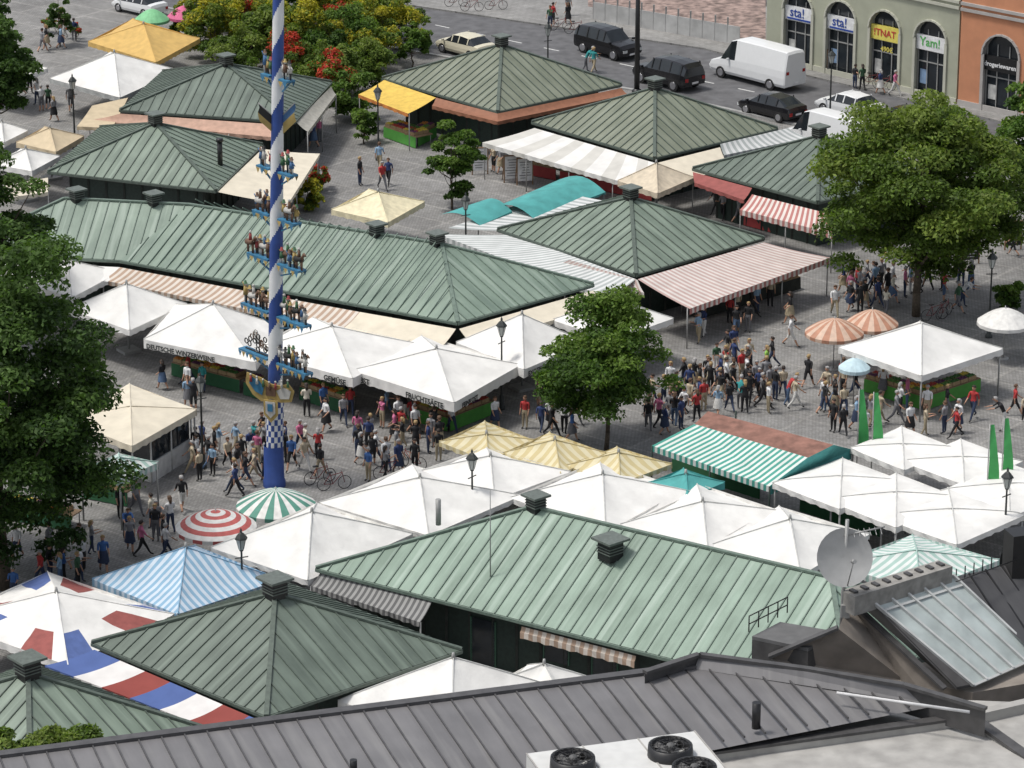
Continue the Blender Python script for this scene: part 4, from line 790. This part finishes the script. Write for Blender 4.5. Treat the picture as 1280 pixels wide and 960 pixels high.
stall((870,400),(1000,362),DARK,'long produce counter beneath pink striped awning',3); stall((700,228),(815,252),RC,'red fronted counter under white awning'); stall((640,215),(695,226),RC,'red fronted counter beside chalkboards')
stall((930,282),(1020,306),RC,'red fronted counter below striped awning'); stall((1080,490),(1150,512),GC,'flower stall counter under gazebo',2); stall((1160,512),(1225,490),GC,'flower table under gazebo',2)
stall((840,590),(950,625),GD,'kiosk counter with fruit'); stall((10,650),(90,665),GD,'vegetable stall shaded by tree'); stall((100,622),(160,634),GD,'vegetable stall under striped canopy'); stall((1000,640),(1100,672),GD,'stall counter beneath white canopies'); stall((610,822),(650,832),DARK,'small counter at hall wall',1)
th=T('kiosk',G(190,570),'small white kiosk with glazed sides under cream canopy','kiosk'); mb=MB(); c=G(190,572)
Lk=G(150,590);Fk=G(190,604);Rk=G(240,572); Bk=Lk+Rk-Fk; mb.prism([Lk,Fk,Rk,Bk],0,1.0,0); mb.prism([Lk,Fk,Rk,Bk],2.1,2.4,0)
for p in (Lk,Fk,Rk,Bk,Fk.lerp(Rk,.5)): mb.tube((p.x,p.y,0),(p.x,p.y,2.3),.05,n=6)
P(th,'wall',mb,[M('kiosk_white',(.6,.6,.58))]); mb=MB(); mb.prism([p.lerp(c,.05) for p in (Lk,Fk,Rk,Bk)],1.,2.1); P(th,'window',mb,[GLASS])
def board(px,py,m,lab,rz=.2):
    g=G(px,py); th=T('chalkboard_sign',g,lab,'sign','standing boards on the square',rz); mb=MB(); mb.box((0,0,.75),(.75,.05,1.1)); P(th,'panel',mb,[m],False); mb=MB()
    for s in (-.38,.38): mb.box((s,0,.68),(.05,.07,1.36)); mb.tube((s,.03,1.2),(s,.5,0),.02,n=5)
    mb.box((0,0,1.33),(.8,.07,.05)); P(th,'frame',mb,[M('frame_wood',(.25,.15,.08))],False)
    mb=MB()
    for k in range(7): mb.box((random.uniform(-.08,.08),-.032,.35+.13*k),(random.uniform(.3,.6),.006,.025))
    P(th,'chalk_lines',mb,[SW if m!=SW else LETTER],False); th.scale=(1.3,1.3,1.3)
for a_ in [(1213,330,BLACK,'black chalk menu board with white writing'),(1266,312,BLACK,'tall black chalk menu board'),(640,228,SW,'white price board on the paving'),(656,231,SW,'white price board beside stall'),(600,218,SW,'white information board behind tree'),(1042,92,SW,'white poster stand before shops')]: board(*a_)
for px,py,pb_ in ((1070,486,606),(1088,490,612),(1231,530,668),(1249,522,655)):
    g=G(px,pb_); ht=zfor(g,py); th=T('banner_flag',g,'tall bright green promotional banner flag on pole','flag','green banner flags'); mb=MB(); mb.tube(g,g+V((0,0,ht)),.03,n=6); P(th,'pole',mb,[POLE]); mb=MB()
    mb.grid([[g+V((.04+w*.5*min(1,.35+t*.1)*(1),.06*math.sin(t+w*2),ht-.05-t*.34)) for w in (0,.5,1)] for t in range(10)]); P(th,'cloth',mb,[M('flag_green',(.06,.36,.10),.7,.1)])
def bike():
    th=T('bicycle',V((0,0,0)),'dark city bicycle standing on the paving','bicycle','bicycles around the square')
    for x in (-.52,.52):
        w=MB()
        for q in range(16):
            a0=2*math.pi*q/16;a1=2*math.pi*(q+1)/16; w.tube((x+.33*math.cos(a0),0,.34+.33*math.sin(a0)),(x+.33*math.cos(a1),0,.34+.33*math.sin(a1)),.02,n=5)
            if q%2: w.tube((x,0,.34),(x+.32*math.cos(a0),0,.34+.32*math.sin(a0)),.005,n=3,m=1)
        P(th,'wheel',w,[BLACK,POLE])
    f_=MB()
    for a_,b_ in (((-.52,0,.34),(-.08,0,.3)),((-.52,0,.34),(-.2,0,.8)),((-.08,0,.3),(-.2,0,.88)),((-.08,0,.3),(.38,0,.8)),((-.2,0,.75),(.38,0,.85)),((.52,0,.34),(.36,0,1.))): f_.tube(a_,b_,.018,n=6)
    P(th,'frame',f_,[M('bike_red',(.2,.03,.03),.3)]); f_=MB(); f_.box((-.22,0,.92),(.26,.14,.05)); P(th,'saddle',f_,[BLACK]); f_=MB(); f_.tube((.33,-.28,1.03),(.33,.28,1.03),.015,n=5); P(th,'handlebar',f_,[POLE]); return th
BK=bike()
for i,(px,py,r) in enumerate([(418,612,.3),(400,604,.5),(487,597,.4),(515,585,2.6),(700,38,.2),(720,42,.1),(590,14,0),(1090,108,-.4),(1105,112,-.5),(1168,400,.4),(1180,396,.9),(570,8,.1),(620,12,.1)]):
    if i==0: BK.location=G(px,py); BK.rotation_euler=(0,0,r)
    else: CP(BK,G(px,py,.12 if i in (4,5,6,7,8,11,12) else 0),r)
# ---------------------------------------------------------------- foreground building
ROOFG=copper('zinc_grey',(.135,.132,.135),(.195,.19,.193),(.23,.225,.22)); PAR=M('render_grey',(.36,.35,.33),.85,.2,1.5); DK=M('flashing_dark',(.07,.068,.068),.5,.25,3); GRV=M('gravel',(.3,.29,.27),.95,.6,14,bump=1.); BRW=M('render_brown',(.24,.21,.18),.85,.3,1.2); SEAMG=M('zinc_seam',(.075,.073,.075),.5,.2,4)
Z=22.
th=T('foreground_building',G(500,960,0)*1.0,'building with grey standing seam metal roof overlooking market','building')
Al=G(-60,953,Z);Ar=G(868,834,Z); ed=(Ar-Al).normalized(); pd=V((ed.y,-ed.x,0))
mb=MB(); Bq=G(1172,882,Z-.1); nearp=G(880,940,Z-.2)
face(mb,[Al,Ar,Bq,nearp,Al+pd*9+ed*16,Al+pd*9],0,.62,1,.06,.04)
mb.beam(Al,Ar,.3,.1,1)
P(th,'roof',mb,[ROOFG,SEAMG])
mb=MB(); mb.prism([(p.x,p.y) for p in (Al+pd*12-ed*4,Al+pd*12+ed*40,Ar+ed*14+pd*6,Ar-V((0,.2,0)),Al-V((0,.2,0)))],0,Z-.6); P(th,'wall',mb,[PAR])
mb=MB(); pts=[(806,842),(874,820),(1010,838),(1130,858),(1232,888)]
w=[G(x,y,Z+.3) for x,y in pts]
for p,q in zip(w[:-1],w[1:]):
    mb.beam(p,q,.2,.09,0); mb.poly([p-V((0,0,.8)),q-V((0,0,.8)),q+V((0,0,.05)),p+V((0,0,.05))],0); 
pq=[w[1],w[2],w[3],w[4],G(1172,882,Z-.05),G(868,836,Z+.0)][::-1]
mb.poly(pq,1,[(p.x,p.y) for p in pq])
P(th,'ridge_flashing',mb,[DK,ROOFG])
mb=MB(); p,q=G(880,938,Z-.3),G(1212,892,Z-.3); mb.beam(p-V((0,0,1.6)),q-V((0,0,1.6)),.25,1.5,0); mb.beam(p-V((0,0,.1)),q-V((0,0,.1)),.3,.08,1)
q2=G(1300,955,Z-.6); mb.beam(q-V((0,0,1.6)),q2-V((0,0,1.6)),.25,1.5,0); mb.beam(q-V((0,0,.1)),q2-V((0,0,.1)),.34,.1,1); q3=G(1300,872,Z-.3); mb.beam(q-V((0,0,.6)),q3-V((0,0,.6)),.3,.6,0)
P(th,'parapet',mb,[PAR,DK])
mb=MB(); mb.poly([G(860,948,Z-1.6),G(1250,880,Z-1.6),G(1420,980,Z-1.6),G(860,1010,Z-1.6)]); P(th,'gravel_bed',mb,[GRV])
mb=MB(); mb.tube(G(1046,866,Z+.3),G(1212,890,Z+.3),.045,n=8); P(th,'rail_pipe',mb,[M('pipe_white',(.6,.6,.6))])
mb=MB(); c=G(945,910,Z); mb.tube(c,c+V((0,0,.75)),.12,.12,10); P(th,'flue_pipe',mb,[BLACK]); mb=MB(); c=G(442,965,Z); mb.tube(c,c+V((0,0,.35)),.1,.1,10); P(th,'flue_pipe',mb,[BLACK])
mb=MB(); c=G(990,928,Z-.4); mb.tube(c,c+V((0,0,-.7)),.05,n=6); mb.tube(c,c+V((-.7,-.1,.0)),.05,n=6); mb.box(c+V((-.6,-.2,-.6)),(.9,.3,.3),.2); P(th,'drain_pipe',mb,[BLACK])
th=T('air_conditioning_unit',G(790,960,Z),'white rooftop cooling unit with black fans','air conditioner'); zt=Z+.7
A_=G(658,942,zt);B_=G(868,914,zt); d=(B_-A_).normalized(); n=V((d.y,-d.x,0)); mb=MB(); L=(B_-A_).length
mb.prism([A_,B_,B_+n*2.6,A_+n*2.6],Z+.1,zt,0)
for t in (.0,.33,.66,1): mb.beam(A_+d*L*t+V((0,0,.002)),A_+d*L*t+n*2.6+V((0,0,.002)),.04,.02,1)
P(th,'casing',mb,[M('casing_white',(.62,.62,.6),.4,.06),PAR])
for px,py in ((716,946),(838,931),(868,957)):
    c=G(px,py,zt+.3); fb=MB(); fb.lathe(c-V((0,0,.3)),[(.6,0),(.58,.3),(.52,.3),(.5,.02)],24,0); fan=P(th,'fan_shroud',fb,[BLACK]); fb=MB()
    for i in range(5):
        t=i*2*math.pi/5; x=V((math.cos(t),math.sin(t),0)); y=V((-x.y,x.x,0)); fb.poly([c-V((0,0,.1))+x*.12-y*.06,c-V((0,0,.06))+x*.48-y*.1,c-V((0,0,.14))+x*.48+y*.14,c-V((0,0,.14))+x*.12+y*.06],1)
    fb.ball(c-V((0,0,.08)),.14,10,5,1)
    P(th,'fan_blade',fb,[POLE,M('blade_grey',(.10,.10,.10))]); fb=MB()
    for r in (.2,.35,.5):
        for i in range(20): a0=2*math.pi*i/20;a1=2*math.pi*(i+1)/20; fb.tube(c+V((r*math.cos(a0),r*math.sin(a0),.0)),c+V((r*math.cos(a1),r*math.sin(a1),.0)),.012,n=4)
    for i in range(8): a0=math.pi*i/4; fb.tube(c,c+V((.56*math.cos(a0),.56*math.sin(a0),0)),.01,n=4)
    P(th,'fan_guard',fb,[BLACK])
# skylight building
th=T('skylight_roof_building',G(1180,860,0),'dark roofed building with sloping glazed skylight','building'); g=[G(1088,752,22.4),G(1190,720,22.4),G(1298,822,20.4),G(1216,858,20.4)]
mb=MB(); mb.poly(g[::-1]); nrm=(g[1]-g[0]).cross(g[3]-g[0]).normalized(); nrm=nrm if nrm.z>0 else -nrm; P(th,'skylight_glass',mb,[M('skylight_glass',(.40,.45,.44),.3,.2,1.2)])
mb=MB()
for t in [0,.2,.4,.6,.8,1]: mb.beam(g[0].lerp(g[1],t),g[3].lerp(g[2],t),.07,.1,0,up=nrm)
for t in [0,.12,1]: mb.beam(g[0].lerp(g[3],t),g[1].lerp(g[2],t),.07,.07,0,up=nrm)
P(th,'skylight_frame',mb,[M('frame_zinc',(.48,.49,.48),.5)])
mb=MB(); r=[G(1060,742,22.8),G(1182,704,22.8)]; mb.beam(r[0]-V((0,0,.6)),r[1]-V((0,0,.6)),.6,.6,0); 
for i in range(9): mb.box(r[0].lerp(r[1],(i+.5)/9)+V((0,0,.03)),(.14,.26,.06),.6,1)
P(th,'coping',mb,[M('concrete_grey',(.28,.27,.25),.9,.3,3),DK])
mb=MB(); mb.prism([(p.x,p.y) for p in (g[0],g[1]+V((2.5,0,0)),g[2]+V((3,0,0)),g[3])][::-1],0,20.2,0)
mb.hexa([G(1070,752,22.0),g[0],g[3],G(1196,862,20.3)][::-1],[p+V((0,0,.08)) for p in [G(1070,752,22.0),g[0],g[3],G(1196,862,20.3)]][::-1],1)
mb.poly([G(1062,752,22.1),G(1180,862,20.4),G(1180,900,19.5),G(1040,840,19.5)],0)
mb.poly([G(962,822,21),G(1048,786,22),G(1062,752,22.1),G(1130,850,20.2),G(1060,880,20)][::-1],0)
mb.beam(G(962,822,21.02),G(1048,786,22.02),.25,.08,1); mb.beam(G(1062,752,22.12),G(1180,862,20.42),.2,.08,1)
P(th,'wall',mb,[BRW,DK])
mb=MB(); face(mb,[G(1190,722,22.2),G(1330,690,22.2),G(1400,800,20.6),G(1295,818,20.6)],0,.6,1); P(th,'roof',mb,[copper('zinc_dark',(.04,.04,.043),(.08,.08,.083)),BLACK])
mb=MB(); c=G(1272,715,22.); mb.box(c+V((0,0,.5)),(.7,.7,1.6),.3); P(th,'chimney',mb,[BLACK])
mb=MB(); q=[G(940,800,21.3),G(975,782,21.3),G(1045,794,21.3),G(1010,815,21.3)]; mb.prism(q[::-1],20.3,21.3,0); mb.hexa([p+V((0,0,.01)) for p in q][::-1],[p+V((0,0,.12)) for p in q][::-1],1); P(th,'dormer',mb,[DK,M('dormer_top',(.12,.12,.12))])
mb=MB(); 
for t in range(5): p=G(936+t*12,790-t*6,21.5); mb.tube(p,p+V((0,0,.5)),.02,n=5)
mb.tube(G(936,790,21.5)+V((0,0,.5)),G(984,766,21.5)+V((0,0,.5)),.02,n=5); mb.tube(G(936,790,21.5)+V((0,0,.25)),G(984,766,21.5)+V((0,0,.25)),.02,n=5); P(th,'railing',mb,[BLACK])
mb=MB()
for t in range(8): p=G(1195+t*11,727-t*4,22.2); mb.tube(p,p+V((0,0,.4)),.02,n=5)
mb.tube(G(1195,727,22.6),G(1272,699,22.6),.02,n=5); P(th,'railing',mb,[BLACK])
base=G(1049,826,20.6); th=T('satellite_dish',base,'grey satellite dish on tall roof mast with antenna','satellite dish'); mb=MB(); mb.tube(base,base+V((.1,0,4.4)),.055,n=8); mb.tube(base+V((0,0,3.9)),base+V((1.2,.2,4.1)),.025,n=6)
for t in range(6): p=base+V((.3+.16*t,.05*t,3.97)); mb.tube(p-V((0,.3,0)),p+V((0,.3,0)),.012,n=4)
mb.box(base+V((.12,-.05,1.6)),(.25,.2,.4)); P(th,'mast',mb,[POLE]); mb=MB(); c=G(1055,692,zfor(base,692)); c.y=base.y-.3; ax=V((.25,-.9,.35)).normalized(); x=ax.cross(V((0,0,1))).normalized(); y=x.cross(ax)
rows=[[c+(x*math.cos(t)+y*math.sin(t))*.85*r-ax*(.16*(1-r*r)) for t in [2*math.pi*j/28 for j in range(29)]] for r in (.01,.3,.6,.85,1)]
mb.grid(rows); P(th,'dish',mb,[M('dish_grey',(.40,.40,.39),.5,.12,2)]); mb=MB(); mb.tube(c-y*.8,c+ax*.7-y*.1,.02,n=5); mb.tube(c+ax*.6-y*.1,c+ax*.8-y*.1,.06,n=8); P(th,'receiver_arm',mb,[POLE])
# ---------------------------------------------------------------- camera, light
cam=bpy.data.cameras.new('camera'); co=bpy.data.objects.new('camera',cam); col.objects.link(co); cam.lens=FO/1280*36; cam.sensor_width=36; cam.clip_end=5000; cam.clip_start=1
co.location=(0,0,H); co.rotation_euler=(math.radians(90)-TH,0,0); bpy.context.scene.camera=co
sd=V((-.45,-.05,1.0)).normalized(); sl=bpy.data.lights.new('sun','SUN'); sl.energy=2.3; sl.angle=math.radians(10); sl.color=(1,.965,.91); so=bpy.data.objects.new('sun',sl); col.objects.link(so); so.rotation_euler=(-sd).to_track_quat('-Z','Y').to_euler()
wd=bpy.data.worlds.new('World'); bpy.context.scene.world=wd; wd.use_nodes=True; nt=wd.node_tree; bg=nt.nodes['Background']; sk=nt.nodes.new('ShaderNodeTexSky'); sk.sky_type='NISHITA'; sk.sun_disc=False
sk.sun_elevation=math.asin(sd.z); sk.sun_rotation=math.atan2(sd.x,sd.y); sk.dust_density=3; hs=nt.nodes.new('ShaderNodeHueSaturation'); hs.inputs['Saturation'].default_value=.4
nt.links.new(sk.outputs[0],hs.inputs['Color']); nt.links.new(hs.outputs[0],bg.inputs[0]); bg.inputs[1].default_value=.15
sc=bpy.context.scene; sc.view_settings.view_transform='Standard'; sc.view_settings.look='None'; sc.view_settings.exposure=0
print('people',npp)
